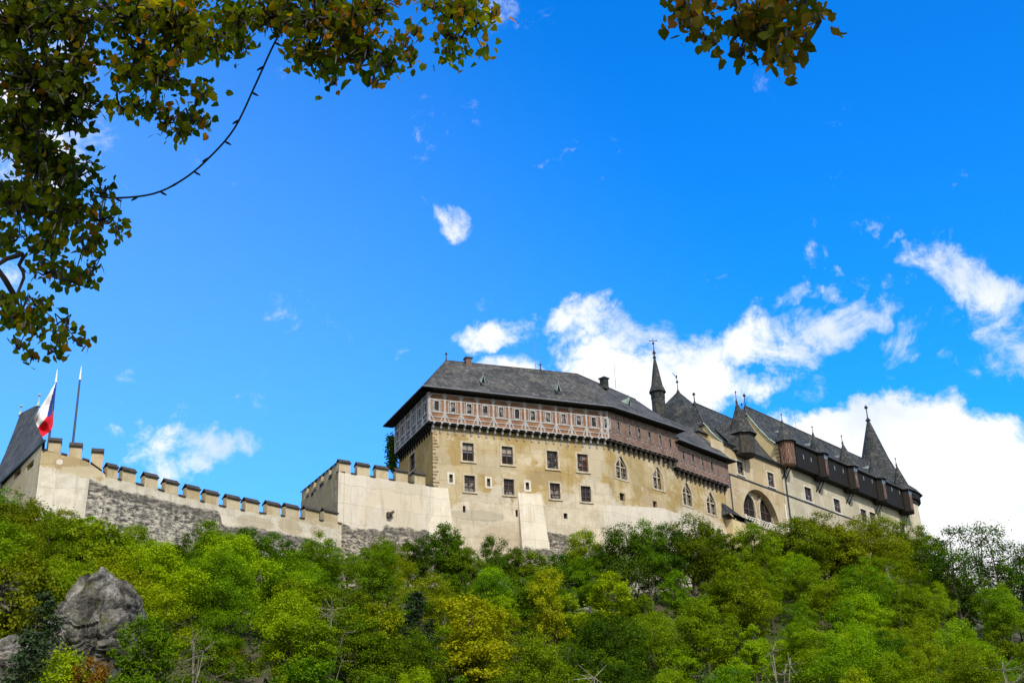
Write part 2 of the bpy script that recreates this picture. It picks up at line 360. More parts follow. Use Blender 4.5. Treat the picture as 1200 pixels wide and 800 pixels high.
# ------------------------------------------------------------------ plan of the castle (z relative to the eye)
H = 60.
G = [at_z(*p, H) for p in ((463, 531), (502.4, 492.4), (714, 513.5), (795, 538))]
def ang(a, b): return math.degrees(math.atan2(b[1]-a[1], b[0]-a[0]))
def dist(a, b): return math.hypot(b[0]-a[0], b[1]-a[1])
gL = Fac(G[0], ang(G[0], G[1]), -dist(G[0], G[1]))          # gallery planes; u = 0 at the near corner
g1 = Fac(G[1], ang(G[1], G[2]), 0.); U1 = dist(G[1], G[2])
g2 = Fac(G[2], ang(G[2], G[3]), U1); U2 = U1+dist(G[2], G[3])
DIR = 49.
Z3 = 58.8
T0 = at_z(794, 547, Z3); T1 = at_z(855, 569, Z3)
g3 = Fac(T0, DIR, U2); U3 = U2+dist(T0, T1)
INS = .85
wL, w1, w2, w3 = gL.shift(-INS), g1.shift(-INS), g2.shift(-INS), g3.shift(-INS)
def isect(a, b, oa=0., ob=0.):
    """plan point where two facades (shifted outward oa, ob) cross"""
    A = a.A+a.n*oa; B = b.A+b.n*ob; m = np.array([[a.t[0], -b.t[0]], [a.t[1], -b.t[1]]]); k = np.linalg.solve(m, (B-A)[:2]); return A+a.t*k[0]
ZG = 27.                                                     # hidden wall foot
def upts(fc, pxs, o=0.): return [fc.uz(x, y, o) for x, y in pxs]

def panel(mb, fc, u0, u1, z0, z1, holes=(), depth=.4, uvo=0., mi=0):
    us = sorted({u0, u1, *[h[0] for h in holes], *[h[1] for h in holes]}); zs = sorted({z0, z1, *[h[2] for h in holes], *[h[3] for h in holes]})
    for a, b in zip(us, us[1:]):
        for c, d in zip(zs, zs[1:]):
            m_, n_ = (a+b)/2, (c+d)/2
            if m_ < u0 or m_ > u1 or any(h[0] < m_ < h[1] and h[2] < n_ < h[3] for h in holes): continue
            mb.face([fc.P(a, c), fc.P(b, c), fc.P(b, d), fc.P(a, d)], [(a, c), (b, c), (b, d), (a, d)], mi)
    for (a, b, c, d) in [h[:4] for h in holes]:
        for p, q in (((a, c), (b, c)), ((b, c), (b, d)), ((b, d), (a, d)), ((a, d), (a, c))):
            mb.face([fc.P(*p), fc.P(*q), fc.P(*q, -depth), fc.P(*p, -depth)], [p, q, q, p], mi)
def pxhole(fc, x0, y0, x1, y1, o=0.):
    """opening whose upper left / lower right photo corners are given; squared up on the facade"""
    xm, ym = (x0+x1)/2, (y0+y1)/2
    ua, _ = fc.uz(x0, ym, o); ub, _ = fc.uz(x1, ym, o); _, zt = fc.uz(xm, y0, o); _, zb = fc.uz(xm, y1, o)
    return (ua, ub, zb, zt)
def window(par, fc, h, mull=1, trans=1, fm='frame', sur=True, depth=.4, open_half=False, name='window', blind=False, sw=.22, surm='stone'):
    u0, u1, z0, z1 = h; f = MB(); fw = .09
    for a in ((u0, u0+fw), (u1-fw, u1)): f.box(fc, a[0], a[1], z0, z1, -depth+.06, -depth+.17)
    for a in ((z0, z0+fw), (z1-fw, z1)): f.box(fc, u0+fw, u1-fw, a[0], a[1], -depth+.06, -depth+.17)
    for i in range(mull):
        u = u0+(u1-u0)*(i+1)/(mull+1); f.box(fc, u-.05, u+.05, z0+fw, z1-fw, -depth+.06, -depth+.18)
    for i in range(trans):
        z = z0+(z1-z0)*((i+1)/(trans+1) if trans > 1 else .62); f.box(fc, u0+fw, u1-fw, z-.05, z+.05, -depth+.065, -depth+.175)
    w = f.build(name, M[fm], par)
    p = MB()
    if open_half:
        zm = z0+(z1-z0)*.52
        p.face([fc.P(u0, zm, -depth+.05), fc.P(u1, zm, -depth+.05), fc.P(u1, z1, -depth+.05), fc.P(u0, z1, -depth+.05)])
        p.build('pane', M['blind'], w)
        q = MB(); q.face([fc.P(u0, z0, -depth+.02), fc.P(u1, z0, -depth+.02), fc.P(u1, zm, -depth+.02), fc.P(u0, zm, -depth+.02)])
        q.build('dark_opening', M['dark'], w)
    else:
        p.face([fc.P(u0, z0, -depth+.05), fc.P(u1, z0, -depth+.05), fc.P(u1, z1, -depth+.05), fc.P(u0, z1, -depth+.05)])
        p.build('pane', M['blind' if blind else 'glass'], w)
    if sur:
        s = MB(); o1 = .05
        s.box(fc, u0-sw, u0, z0-sw, z1+sw, -.02, o1); s.box(fc, u1, u1+sw, z0-sw, z1+sw, -.02, o1)
        s.box(fc, u0, u1, z1, z1+sw, -.02, o1); s.build('surround', M[surm], w)
        q = MB(); q.box(fc, u0-sw*1.3, u1+sw*1.3, z0-sw*.9, z0, -.01, .16); q.build('sill', M[surm], w)
    return w

# ------------------------------------------------------------------ palace
cen = (G[1]+G[3])/2
palace = thing('palace', 'large ochre castle palace with timber framed gallery under a long grey slate roof', 'castle', (cen[0], cen[1], ZG))
cb = []
for fc, pxs in ((w1, [(502, 566), (523, 572), (527, 596), (545, 584), (572, 581), (578, 568), (592, 566), (600, 588), (605, 583), (634, 577), (639, 592), (650, 592), (658, 577), (672, 580), (684, 560), (695, 558), (704, 565)]),
                (w2, [(716, 571), (722, 589), (735, 591), (746, 592), (756, 601), (780, 606)]), (w3, [(803, 593), (822, 600), (845, 612)])):
    cb += upts(fc, pxs)
cb.sort(); cb = [(-20, 40.)]+[(0, cb[0][1])]+[c for c in cb if c[0] > .1]+[(80, cb[-1][1])]
sb = []
for fc, pxs in ((w1, [(500, 616), (528, 624), (534, 655), (600, 660), (640, 622), (662, 627), (690, 640), (708, 640)]), (w2, [(722, 640), (740, 655), (780, 668)])):
    sb += upts(fc, pxs)
sb.sort(); sb = [(0, sb[0][1])]+[c for c in sb if c[0] > .1]+[(80, 36.)]
def shiftc(c, d=20.): return [(a+d, v) for a, v in c]
M['palace'] = plaster('palace plaster', OCHRE, CREAM, cb and [(max(a, 0), v) for a, v in cb if a >= 0], [(max(a, 0), v) for a, v in sb], 80., OCHRE2,
    patches=[(*w1.uz(585, 630), 3.4, 1.8, (.43, .34, .24), .55), (*w1.uz(560, 604), 4.2, .8, (.36, .32, .25), .7), (*w1.uz(694, 540), 2.2, 3.4, (.46, .41, .31), .8), (*w1.uz(575, 545), 3., 1.6, (.45, .39, .28), .6), (*w1.uz(516, 548), 1.8, 3., (.43, .375, .28), .6), (*w1.uz(640, 560), 3., 1.2, (.30, .24, .14), .5), (*w2.uz(745, 552), 1.6, 3.2, (.33, .265, .13), .6), (*w2.uz(765, 592), 3., 1.6, (.41, .31, .19), .7), (*w1.uz(560, 582), 3., .9, (.50, .45, .36), .7)])
M['ochre'] = plaster('ochre plaster', (.40, .265, .09), (.45, .34, .16), ochre2=(.33, .22, .08))
mb = MB()
cL, c12, c23 = isect(wL, w1), isect(w1, w2), isect(w2, w3)
def cu(fc, p): return fc.U(p)
big1 = [(542, 519, 555, 540), (588, 523, 601, 544), (641, 528.4, 653.6, 549), (676.6, 532, 689, 552.4)]
big2 = [(544.4, 557, 556.4, 576), (590.4, 561, 602.4, 580), (644.6, 566, 656.4, 584.4), (680.6, 569.6, 692.6, 587.6)]
nich = [(526.4, 555.6, 530.6, 565), (570.6, 560.4, 574.4, 569.6), (616, 565, 620, 573.4)]
slit = [(542.4, 592.4, 545.6, 600), (604.2, 597, 607, 605), (660.6, 601, 665, 607.4)]
H1 = [pxhole(w1, *b) for b in big1]; H2 = [pxhole(w1, *b) for b in big2]; HN = [pxhole(w1, *b) for b in nich]; HS = [pxhole(w1, *b) for b in slit]
def even(hs):
    w = sum(h[1]-h[0] for h in hs)/len(hs); hh = sum(h[3]-h[2] for h in hs)/len(hs)
    return [((h[0]+h[1])/2-w/2, (h[0]+h[1])/2+w/2, (h[2]+h[3])/2-hh/2, (h[2]+h[3])/2+hh/2) for h in hs]
H1 = even(H1); H2 = even(H2)
panel(mb, w1, cu(w1, cL), cu(w1, c12), ZG, H+.02, H1+H2+HN+HS, .42)
OG2 = [pxhole(w2, *b) for b in ((721, 535, 734.4, 561), (764.6, 547.5, 777, 573))]; SM2 = [pxhole(w2, *b) for b in ((726.4, 577.6, 732.4, 586.4), (765.4, 587, 770, 595))]
panel(mb, w2, cu(w2, c12), cu(w2, c23), ZG, H+.02, OG2+SM2, .42)
OG3 = [pxhole(w3, *b) for b in ((799.5, 566, 810.5, 592), (827.5, 577.5, 838.5, 602))]
panel(mb, w3, cu(w3, c23), U3-.3, ZG+2, Z3+.02, OG3, .42)
e3 = w3.P(U3-.3, 0); endw = Fac(e3, DIR+90, 0)
panel(mb, endw, 0, 14, ZG+2, Z3+.02)
mb.build('wall', M['palace'], palace)
mb = MB(); HL = pxhole(wL, 480, 532, 486.4, 552)
panel(mb, wL, -15.29-.8, cu(wL, cL), ZG, H+.02, [HL], .42)
b0 = wL.P(-15.29, 0); mb.face([wL.P(-16.09, ZG), wL.P(-16.09, H), wL.P(-16.09, H, -16), wL.P(-16.09, ZG, -16)])
ow = mb.build('side_wall', M['ochre'], palace)
window(palace, wL, HL, 1, 2, 'frame', True, .42)
for i, h in enumerate(H1): window(palace, w1, h, 1, 2 if i > 1 else 1, 'frame' if i < 3 else 'frame_red', True, .42, open_half=i < 2, sw=.30)
for i, h in enumerate(H2): window(palace, w1, h, 1, 2, 'frame', True, .42, sw=.26)
for h in HN:
    w_ = MB(); w_.box(w1, h[0], h[1], h[2], h[3], -.44, -.38); n_ = w_.build('niche', M['timber_shade'], palace)
    s = MB(); u0, u1, z0, z1 = h
    for a in ((u0-.28, u0, z0-.3, z1+.3), (u1, u1+.28, z0-.3, z1+.3), (u0, u1, z1, z1+.3), (u0, u1, z0-.3, z0)): s.box(w1, a[0], a[1], a[2], a[3], -.02, .04)
    s.build('surround', M['stone_white'], n_)
for fc, hs in ((w1, HS), (w2, SM2)):
    for h in hs:
        w_ = MB(); w_.box(fc, h[0], h[1], h[2], h[3], -.5, -.40); w_.build('slit_window', M['dark'], palace)
# ogee headed gothic windows
def ogee(u0, u1, z0, z1, k=12):
    """outline: jambs then an ogee head with its tip at z1 + lift"""
    w = u1-u0; um = (u0+u1)/2; zs = z1-w*.55; pts = [(u0, z0), (u1, z0), (u1, zs)]
    for i in range(1, k):
        tt = i/k; pts.append((u1-(w/2)*tt, zs+w*(.50*math.sin(min(1, tt*1.25)*math.pi/2)+.45*max(0, tt-.5)**2*4)))
    pts.append((um, zs+w*.95))
    for p in pts[-2:2:-1]: pts.append((2*um-p[0], p[1]))
    pts.append((u0, zs)); return pts
def ring(mb, fc, outer, inner, o0, o1):
    n = len(outer)
    for i in range(n):
        j = (i+1) % n
        mb.face([fc.P(*outer[i], o1), fc.P(*outer[j], o1), fc.P(*inner[j], o1), fc.P(*inner[i], o1)])
        mb.face([fc.P(*outer[i], o0), fc.P(*outer[j], o0), fc.P(*outer[j], o1), fc.P(*outer[i], o1)])
        mb.face([fc.P(*inner[j], o0), fc.P(*inner[i], o0), fc.P(*inner[i], o1), fc.P(*inner[j], o1)])
def gothic(par, fc, h):
    u0, u1, z0, z1 = h; w = u1-u0
    sp = MB(); inn_ = ogee(u0+.08, u1-.08, z0+.05, z1-.25); um_ = (u0+u1)/2
    rgt = [p for p in inn_ if p[0] >= um_-1e-6][1:]
    for sg in (1, -1):
        Q = [(um_+sg*(p[0]-um_), p[1]) for p in rgt]; c_ = (um_+sg*w/2, z1+.01); Q = [(c_[0], Q[0][1])]+Q+[(um_, z1+.01)]
        for a, b in zip(Q, Q[1:]):
            tri = [c_, b, a] if sg > 0 else [c_, a, b]; sp.face([fc.P(*q, -.004) for q in tri], tri)
    sp.build('wall', M['palace'], par)
    out = ogee(u0-.24, u1+.24, z0-.22, z1+.08); inn = ogee(u0+.08, u1-.08, z0+.05, z1-.25)
    # surround
    s = MB(); ring(s, fc, out, inn, -.12, .07)
    win = MB(); wz = z0+(z1-z0)*.55; um = (u0+u1)/2
    win.box(fc, um-.09, um+.09, z0, z1, -.30, -.12); win.box(fc, u0, um-.09, wz-.08, wz+.08, -.30, -.13); win.box(fc, um+.09, u1, wz-.08, wz+.08, -.30, -.13)
    win.bar(fc, (u0+.1, z1-w*.60), (um, z1-w*.10), .10, -.30, -.14); win.bar(fc, (u1-.1, z1-w*.60), (um, z1-w*.10), .10, -.30, -.145)
    for q in (.25, .75):
        uq = u0+w*q; win.box(fc, uq-.025, uq+.025, z0, wz-.08, -.34, -.31)
    for q in (.33, .66):
        zq = z0+(wz-z0)*q; win.box(fc, u0, u1, zq-.02, zq+.02, -.335, -.315)
    wo = win.build('gothic_window', M['stone'], par)
    s.build('surround', M['stone'], wo)
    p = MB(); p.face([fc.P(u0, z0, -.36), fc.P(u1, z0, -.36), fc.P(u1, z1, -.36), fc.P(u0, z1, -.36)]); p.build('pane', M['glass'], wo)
for h in OG2: gothic(palace, w2, h)
for h in OG3: gothic(palace, w3, h)
# corner quoins
M['quoin'] = plain('brown quoin stone', (.27, .185, .10), .9, .45)
z = H-1.2; cc = w1.U(cL)
while z > 46.5:
    a = rnd.uniform(.35, 1.0); hh = rnd.uniform(.14, .34); q = MB()
    q.bar(w1, (cc-.03, z-hh/2), (cc+a, z-hh/2+rnd.uniform(-.05, .05)), hh, -.1, .03); q.build('quoin', M['quoin'], palace)
    z -= hh+rnd.uniform(.10, .5)
# buttresses
def buttress(u0, u1, zt, spread, prot, fc=w1, zb=ZG, mat='palace'):
    m_ = MB(); k = spread
    a = [fc.P(u0, zt, .02), fc.P(u1, zt, .02), fc.P(u1+k, zb, prot), fc.P(u0-k*.1, zb, prot)]
    ua = [(u0, zt), (u1, zt), (u1+k, zb), (u0-k*.1, zb)]
    m_.face([a[3], a[2], a[1], a[0]], ua[::-1])
    m_.face([a[0], fc.P(u0, zt, -.1), fc.P(u0-k*.1, zb, -.1), a[3]]); m_.face([a[1], a[2], fc.P(u1+k, zb, -.1), fc.P(u1, zt, -.1)])
    m_.face([a[1], a[0], fc.P(u0, zt, -.1), fc.P(u1, zt, -.1)])
    m_.build('buttress', M[mat], palace)
M['butt'] = plaster('buttress render', CREAM, CREAM, None, [(0, 40.5), (10, 42.5), (80, 42.)], 80., (.62, .57, .48))
ub0, zb0 = w1.uz(501, 570); ub1, _ = w1.uz(525, 574); buttress(ub0, ub1, zb0, 1.6, 2.4, mat='butt')
ub0, zb0 = w1.uz(607, 577); ub1, _ = w1.uz(634, 580); buttress(ub0, ub1, zb0, 1.6, 2.8, mat='butt')
# battered foot of the right part
ft = MB(); us, zs_ = w1.uz(706, 592); us2, zs2 = w2.uz(795, 612)
uk = cu(w2, c12)
pA = w1.P(us, zs_, .02); pA2 = w1.P(us-1.0, ZG, .02)
k2 = isect(w1, w2, .02, .02); k2z = np.array([k2[0], k2[1], w2.uz(716, 592)[1]]); kb = isect(w1, w2, 1.7, 1.7)
kc = isect(w2, w3, .02, .02); kcz = np.array([kc[0], kc[1], w2.uz(797, 600)[1]]); kd = isect(w2, w3, 1.7, 1.7)
ue, ze = w3.uz(858, 612)
pe = w3.P(ue+4, 50.5, .02); peb = w3.P(ue+6, ZG, 1.7)
p1b = w1.P(us+1.5, ZG, 1.7)
def fz(p, z): return np.array([p[0], p[1], z])
ft.face([pA, p1b, fz(kb, ZG), k2z], [(us, zs_), (us, ZG), (U1, ZG), (U1, k2z[2])]); ft.face([pA, pA2, p1b], [(us, zs_), (us, ZG), (us+1, ZG)])
ft.face([k2z, fz(kb, ZG), fz(kd, ZG), kcz], [(U1, k2z[2]), (U1, ZG), (U2, ZG), (U2, kcz[2])])
ft.face([kcz, fz(kd, ZG), peb, pe], [(U2, kcz[2]), (U2, ZG), (U3+5, ZG), (U3+4, 50.5)])
ft.face([pe, peb, w3.P(ue+6, ZG, -3), w3.P(ue+4, 50.5, -3)])
M['foot'] = plaster('foot render', (.56, .51, .425), (.60, .56, .48), None, [(0, 42.), (26, 43.), (32, 41.5), (40, 38), (80, 36.)], 80., (.57, .52, .44))
ft.build('battered_foot', M['foot'], palace)
# gallery boxes: infill panels, timber, windows, floor, brackets
ZE = 64.6                                                    # eaves
ZGT = 64.3
def gallery(fc, ua, ub, z0, z1, wins, imat, tmat, framed, wsz, bw0=None):
    m_ = MB(); hs = []
    for uc, zc in wins: hs.append((uc-wsz[0]/2, uc+wsz[0]/2, zc-wsz[1]/2, zc+wsz[1]/2))
    panel(m_, fc, ua, ub, z0, z1, hs, .12)
    # floor underside
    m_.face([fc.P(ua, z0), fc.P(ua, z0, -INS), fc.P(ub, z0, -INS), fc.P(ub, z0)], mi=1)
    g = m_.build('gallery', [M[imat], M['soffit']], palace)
    for h in hs:
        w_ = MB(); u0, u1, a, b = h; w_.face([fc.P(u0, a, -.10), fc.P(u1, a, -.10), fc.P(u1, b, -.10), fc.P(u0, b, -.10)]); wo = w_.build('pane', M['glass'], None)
        f_ = MB()
        if fc is g1:
            for s_ in (-1, 1): f_.box(fc, (u0+u1)/2+s_*.66-.05, (u0+u1)/2+s_*.66+.05, a-.2, b+.2, -.02, .05)
        e = .14 if framed else .10
        for q_ in ((u0-e, u0, a-e, b+e), (u1, u1+e, a-e, b+e), (u0, u1, b, b+e), (u0, u1, a-e, a)): f_.box(fc, *q_, -.02, .075)
        fo = f_.build('gallery_window', M[tmat if framed else 'faded'], palace); wo.parent = fo; wo.matrix_parent_inverse = pinv(fo)
    return g
def frames(fc, posts, z0, z1, zr1, zr2, tmat, bw=.29):
    """posts; rails at zr1 (sill) and zr2 (head), low rail, corner braces above and splayed feet below"""
    m_ = MB(); ua, ub = posts[0], posts[-1]; o1 = .10
    for p in posts: m_.box(fc, p-bw/2, p+bw/2, z0+.02, z1, -.02, o1)
    for z, w in ((zr1, .17), (zr2, .17), (z0+(zr1-z0)*.48, .14)):
        for a, b in zip(posts, posts[1:]):
            if b-a > .5: m_.box(fc, a+bw/2, b-bw/2, z-w/2, z+w/2, -.02, o1-.02)
    for i, p in enumerate(posts):
        for sgn in (-1, 1):
            if (i == 0 and sgn < 0) or (i == len(posts)-1 and sgn > 0): continue
            m_.bar(fc, (p+sgn*.08, zr1-.02), (p+sgn*.66, z0+.08), .16, -.02, o1-.04)
            m_.bar(fc, (p+sgn*.06, zr2+.25), (p+sgn*.46, z1-.1), .16, -.02, o1-.045)
    m_.box(fc, ua, ub, z0-.10, z0+.05, -.03, o1+.03); 
    m_.box(fc, ua+bw, ub-bw, z1-.25, z1-.12, -.02, o1-.03)
    m_.build('timber_frame', M[tmat], palace)
gx = [(511.4, 476), (529.4, 477.6), (548, 479.6), (566.4, 481.4), (584.4, 482.8), (602.6, 484.6), (620.6, 486.4), (639, 488.2), (657.5, 490), (676.4, 492), (695.6, 494), (711.6, 496.6)]
gw = [g1.uz(*p) for p in gx]
zc = sum(a[1] for a in gw)/len(gw)
bay = (gw[10][0]-gw[0][0])/10; g0u = gw[0][0]
us1 = [g0u+bay*i for i in range(11)]+[gw[11][0]-.15]
gallery(g1, 0, U1, H, ZGT, [(u, zc) for u in us1], 'infill', 'timber', True, (.68, 1.42))
posts = [.12]+[g0u+bay*(i+.5) for i in range(11)]+[U1-.15]
frames(g1, posts, H, ZGT, zc-.95, zc+.95, 'timber')
# left gallery
LL = 15.29; nb = 6
lw = [(-LL+LL/nb*(i+.5), zc) for i in range(nb)]
gallery(gL, -LL, 0, H, ZGT, lw, 'infill_grey', 'timber', True, (.68, 1.42))
frames(gL, [-LL+.12]+[-LL+LL/nb*i for i in range(1, nb)]+[-.14], H, ZGT, zc-.95, zc+.95, 'timber')
g2w = [g2.uz(*p) for p in ((724.4, 500.6), (737, 504.4), (749, 508.4), (761, 512), (773.4, 515.6), (785.6, 520))]
gallery(g2, U1, U2, H, ZGT, [(p[0], zc) for p in g2w], 'brown', 'timber', False, (.62, 1.5))
Z3T = 62.6
g3w = [g3.uz(*p) for p in ((800.6, 533), (812, 537.6), (823, 542), (834, 546))]; zc3 = sum(a[1] for a in g3w)/4
gallery(g3, U2-.2, U3, Z3, Z3T, [(p[0], zc3) for p in g3w], 'brown', 'timber', False, (.62, 1.5))
def studs(fc, ua, ub, z0, z1, zcc):
    m_ = MB(); n = int((ub-ua)/1.35); st = (ub-ua)/n
    for i in range(n+1): m_.box(fc, ua+st*i-.05 if i else ua, ua+st*i+.05, z0+.1, z1, -.01, .05)
    for z in (zcc-1., zcc+1., z0+.08): m_.box(fc, ua, ub, z-.05, z+.05, -.01, .055)
    m_.build('timber_frame', M['faded'], palace)
    d_ = MB()
    for i in range(n*2):
        u = ua+(ub-ua)*(i+.5)/(n*2)
        for z in (zcc-1.25-(.28 if i % 2 else 0), zcc+1.22+(.2 if i % 2 else 0)):
            if rnd.random() < .88: d_.bar(fc, (u-.11, z-.07), (u+.11, z+.07), .12, -.01, .03)
    d_.build('painted_mark', M['timber'], palace)
studs(g2, U1+.1, U2-.05, H, ZGT, zc); studs(g3, U2, U3-.05, Z3, Z3T, zc3)
e_ = MB(); e_.face([g2.P(U2, H), g2.P(U2, H, -3), g2.P(U2, ZGT, -3), g2.P(U2, ZGT)]); e_.build('gallery_end', M['brown'], palace); e_ = MB(); e_.face([g3.P(U3, Z3), g3.P(U3, Z3, -9), g3.P(U3, Z3T, -9), g3.P(U3, Z3T)])
e_.build('gallery_end', M['brown'], palace)
# brackets under the gallery
def brackets(fc, ua, ub, z0, n, mat, dark):
    for i in range(n):
        u = ua+(ub-ua)*(i+.5)/n; m_ = MB(); w = .13
        prof = [(0, -.02), (INS+.12, -.02), (INS+.12, -.3), (INS*.75, -.42), (INS*.62, -.85), (INS*.3, -1.0), (.12, -1.45), (0, -1.45)]
        A = [fc.P(u-w, z0+p[1], p[0]-INS) for p in prof]; B = [fc.P(u+w, z0+p[1], p[0]-INS) for p in prof]
        m_.face(A[::-1]); m_.face(B)
        for j in range(len(prof)):
            j2 = (j+1) % len(prof); m_.face([A[j], A[j2], B[j2], B[j]])
        b_ = m_.build('bracket', M[mat], palace)
beam = MB()
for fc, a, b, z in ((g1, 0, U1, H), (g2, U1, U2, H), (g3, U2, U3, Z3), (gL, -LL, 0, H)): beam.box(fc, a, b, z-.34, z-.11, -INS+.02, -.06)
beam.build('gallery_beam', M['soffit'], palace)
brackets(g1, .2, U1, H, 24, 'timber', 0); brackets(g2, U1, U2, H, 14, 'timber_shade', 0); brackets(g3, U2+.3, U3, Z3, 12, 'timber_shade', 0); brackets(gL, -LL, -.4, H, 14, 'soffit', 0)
# roof
OV = 1.3
def XY(p, z): return np.array([p[0], p[1], z])
e0 = gL.P(-LL-1.2, ZE, OV+.25); e1 = XY(isect(gL, g1, OV, OV), ZE); e2 = XY(isect(g1, g2, OV, OV), ZE); e3_ = g2.P(U2+.8, ZE, OV)
ZR = 72.6
r1 = at_z(523, 422.4, ZR); r2 = at_z(676, 438, ZR); r3 = at_z(745, 468, ZR)
e0b = e0+(e3_-e0)*0; back0 = r1+(r1-(e1+e0)/2)*.0
# rear eaves mirrored about the ridge
rb0 = gL.P(-LL-1.2, ZE, -10.0); rb2 = r2+(r2-e2)*1.0; rb2[2] = ZE; rb3 = XY(g2.P(U2+.8, ZE, -17), ZE)
def slope(mb, a, b, c, d=None, n=1, sag=.0):
    """roof face from eaves edge a-b up to ridge edge d-c with a bell-cast foot"""
    if d is None: d = c
    k1 = .16; drop = .32
    a1 = a+(d-a)*k1; b1 = b+(c-b)*k1; a1[2] -= drop; b1[2] -= drop
    mb.face([a, b, b1, a1]); 
    if np.allclose(c, d): mb.face([a1, b1, c])
    else: mb.face([a1, b1, c, d])
rf = MB()
slope(rf, e0, e1, r1.copy()); slope(rf, e1, e2, r2, r1); slope(rf, e2, e3_, r3, r2); slope(rf, e3_, rb3, r3.copy()); slope(rf, rb3, rb2, r2, r3); slope(rf, rb2, rb0, r1, r2); slope(rf, rb0, e0, r1.copy())
roof = rf.build('roof', M['slate'], palace)
rg = MB()
for a, b in ((r1, r2), (r2, r3), (e1, r1), (e0, r1)):
    k = [a+(b-a)*i/6 for i in range(7)]
    if a is e1 or a is e0: k = [a, a+(b-a)*.16-np.array([0, 0, .32]), b]
    rg.tube(k, .11, 5)
rg.build('ridge_tile', M['slate'], roof)
# soffit and fascia
sf = MB(); th = .12
for fc, a, b in ((gL, e0, e1), (g1, e1, e2), (g2, e2, e3_)):
    ia, ib = (a-fc.n*(OV+.3)), (b-fc.n*(OV+.3))
    sf.face([a-[0, 0, th], ia-[0, 0, th], ib-[0, 0, th], b-[0, 0, th]]); sf.face([a-[0, 0, th], b-[0, 0, th], b, a])
sf.face([e3_-[0, 0, th], e3_-g2.n*17-[0, 0, th], e3_-g2.n*17, e3_])
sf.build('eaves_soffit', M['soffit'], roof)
gt = MB(); gt.tube([e1+[0, 0, .05], e2+[0, 0, .05], e3_+[0, 0, .05]], .09, 6); gt.tube([e0+[0, 0, .05], e1+[0, 0, .05]], .07, 6)
gt.build('gutter', M['steel'], roof)
# third block roof (lower)
ZE3 = Z3T+.35; f0 = g3.P(U2-.6, ZE3, 1.2); f1 = g3.P(U3+1.0, ZE3, 1.2); r3b = g3.shift(-6.).P(*g3.shift(-6.).uz(813, 503)); r3a = r3b-g3.t*9
rf3 = MB(); slope(rf3, f0, f1, r3b, r3a); slope(rf3, f1, g3.P(U3+1.0, ZE3, -15), r3b.copy())
roof3 = rf3.build('roof', M['slate'], palace)
sf = MB(); sf.face([f0-[0, 0, .12], f0-g3.n*1.5-[0, 0, .12], f1-g3.n*1.5-[0, 0, .12], f1-[0, 0, .12]]); sf.face([f0-[0, 0, .12], f1-[0, 0, .12], f1, f0])
sf.face([f1-[0, 0, .12], f1-g3.n*9-[0, 0, .12], f1-g3.n*9, f1]); sf.build('eaves_soffit', M['soffit'], roof3)
gt = MB(); gt.tube([f0+[0, 0, .05], f1+[0, 0, .05]], .08, 6); gt.build('gutter', M['steel'], roof3)
# little triangular roof vents, placed on the slope between eaves e and ridge r
def vent(par, e, r, k, s=.9, out=None, mat='copper'):
    p = e+(r-e)*k; p = p.copy(); p[2] -= .15; n = out; m_ = MB(); side = np.cross([0, 0, 1.], n)
    a = p-side*s*.42+n*.75; b = p+side*s*.42+n*.75; c = p+n*.8+[0, 0, s*1.5]; back = p-n*.9+[0, 0, s*1.35]
    m_.face([a, c, back]); m_.face([b, back, c]); m_.tube([a, c, b], .07, 4); m_.tube([c, c+[0, 0, .45]], .05, 4)
    v = m_.build('roof_vent', M[mat], par)
    q_ = MB(); q_.face([a-n*.15, b-n*.15, c-n*.15]); q_.build('vent_opening', M['dark'], v)
for x, k, (ea, ra, eb, rb_) in ((564, .3, (e1, r1, e2, r2)), (653, .3, (e1, r1, e2, r2)), (733, .3, (e2, r2, e3_, r3))):
    best = min((abs(np.array(proj)[0]-x), s_) for s_ in np.linspace(0, 1, 60) for proj in [(lambda P_: (600+F*(RM.T@P_)[0]/-(RM.T@P_)[2],))((ea+(eb-ea)*s_)*(1-k)+(ra+(rb_-ra)*s_)*k)])
    s_ = best[1]; nn = (g1 if x < 700 else g2).n; vent(roof, ea+(eb-ea)*s_, ra+(rb_-ra)*s_, k, .8, nn)
def finial(par, p, h, ball=.22, r=.06, mat='iron', cone=None):
    m_ = MB(); p = np.array(p, float); m_.tube([p-[0, 0, .3], p+[0, 0, h]], [r*1.5, r], 6)
    m_.lathe((p[0], p[1], p[2]+h*.82), [(.02, -ball), (ball*.8, -ball*.55), (ball, 0), (ball*.8, ball*.55), (.02, ball)], 8)
    m_.lathe((p[0], p[1], p[2]-.35), [(ball*1.5, 0), (ball*.5, .6), (r, .9)], 8); return m_.build('finial', M[mat], par)
def mast(par, x, y0, y1, depthz, r=.04):
    p = at_z(x, y0, depthz); d = math.hypot(p[0], p[1]); q_ = ray(x, y1); ztop = q_[2]*d/math.hypot(q_[0], q_[1])
    m_ = MB(); m_.tube([(p[0], p[1], p[2]-.5), (p[0], p[1], ztop)], [r, r*.6], 5); m_.build('antenna_mast', M['steel'], par)
finial(roof, r1, 1.35, .2)
mast(roof, 628, 434, 402, ZR, .05); mast(roof, 633.8, 434, 417, ZR, .03); mast(roof, 721.5, 452, 421, ZR, .05)
finial(roof, at_z(633.5, 433, ZR), 1.0, .18)
def chimney(par, x, y, z, w, h, a=22., mat='brown'):
    p = at_z(x, y, z); fc = Fac(p, a); m_ = MB(); m_.box(fc, -w/2, w/2, z-1, z+h, -w/2, w/2); c = m_.build('chimney', M[mat], par)
    k = MB(); k.box(fc, -w/2-.15, w/2+.15, z+h, z+h+.22, -w/2-.15, w/2+.15); k.build('chimney_cap', M['iron'], c)
chimney(roof, 548.5, 424.5, ZR-.1, .9, .5); chimney(roof, 708, 449.5, ZR-.6, 1.0, .75, 45., 'slate_dark')
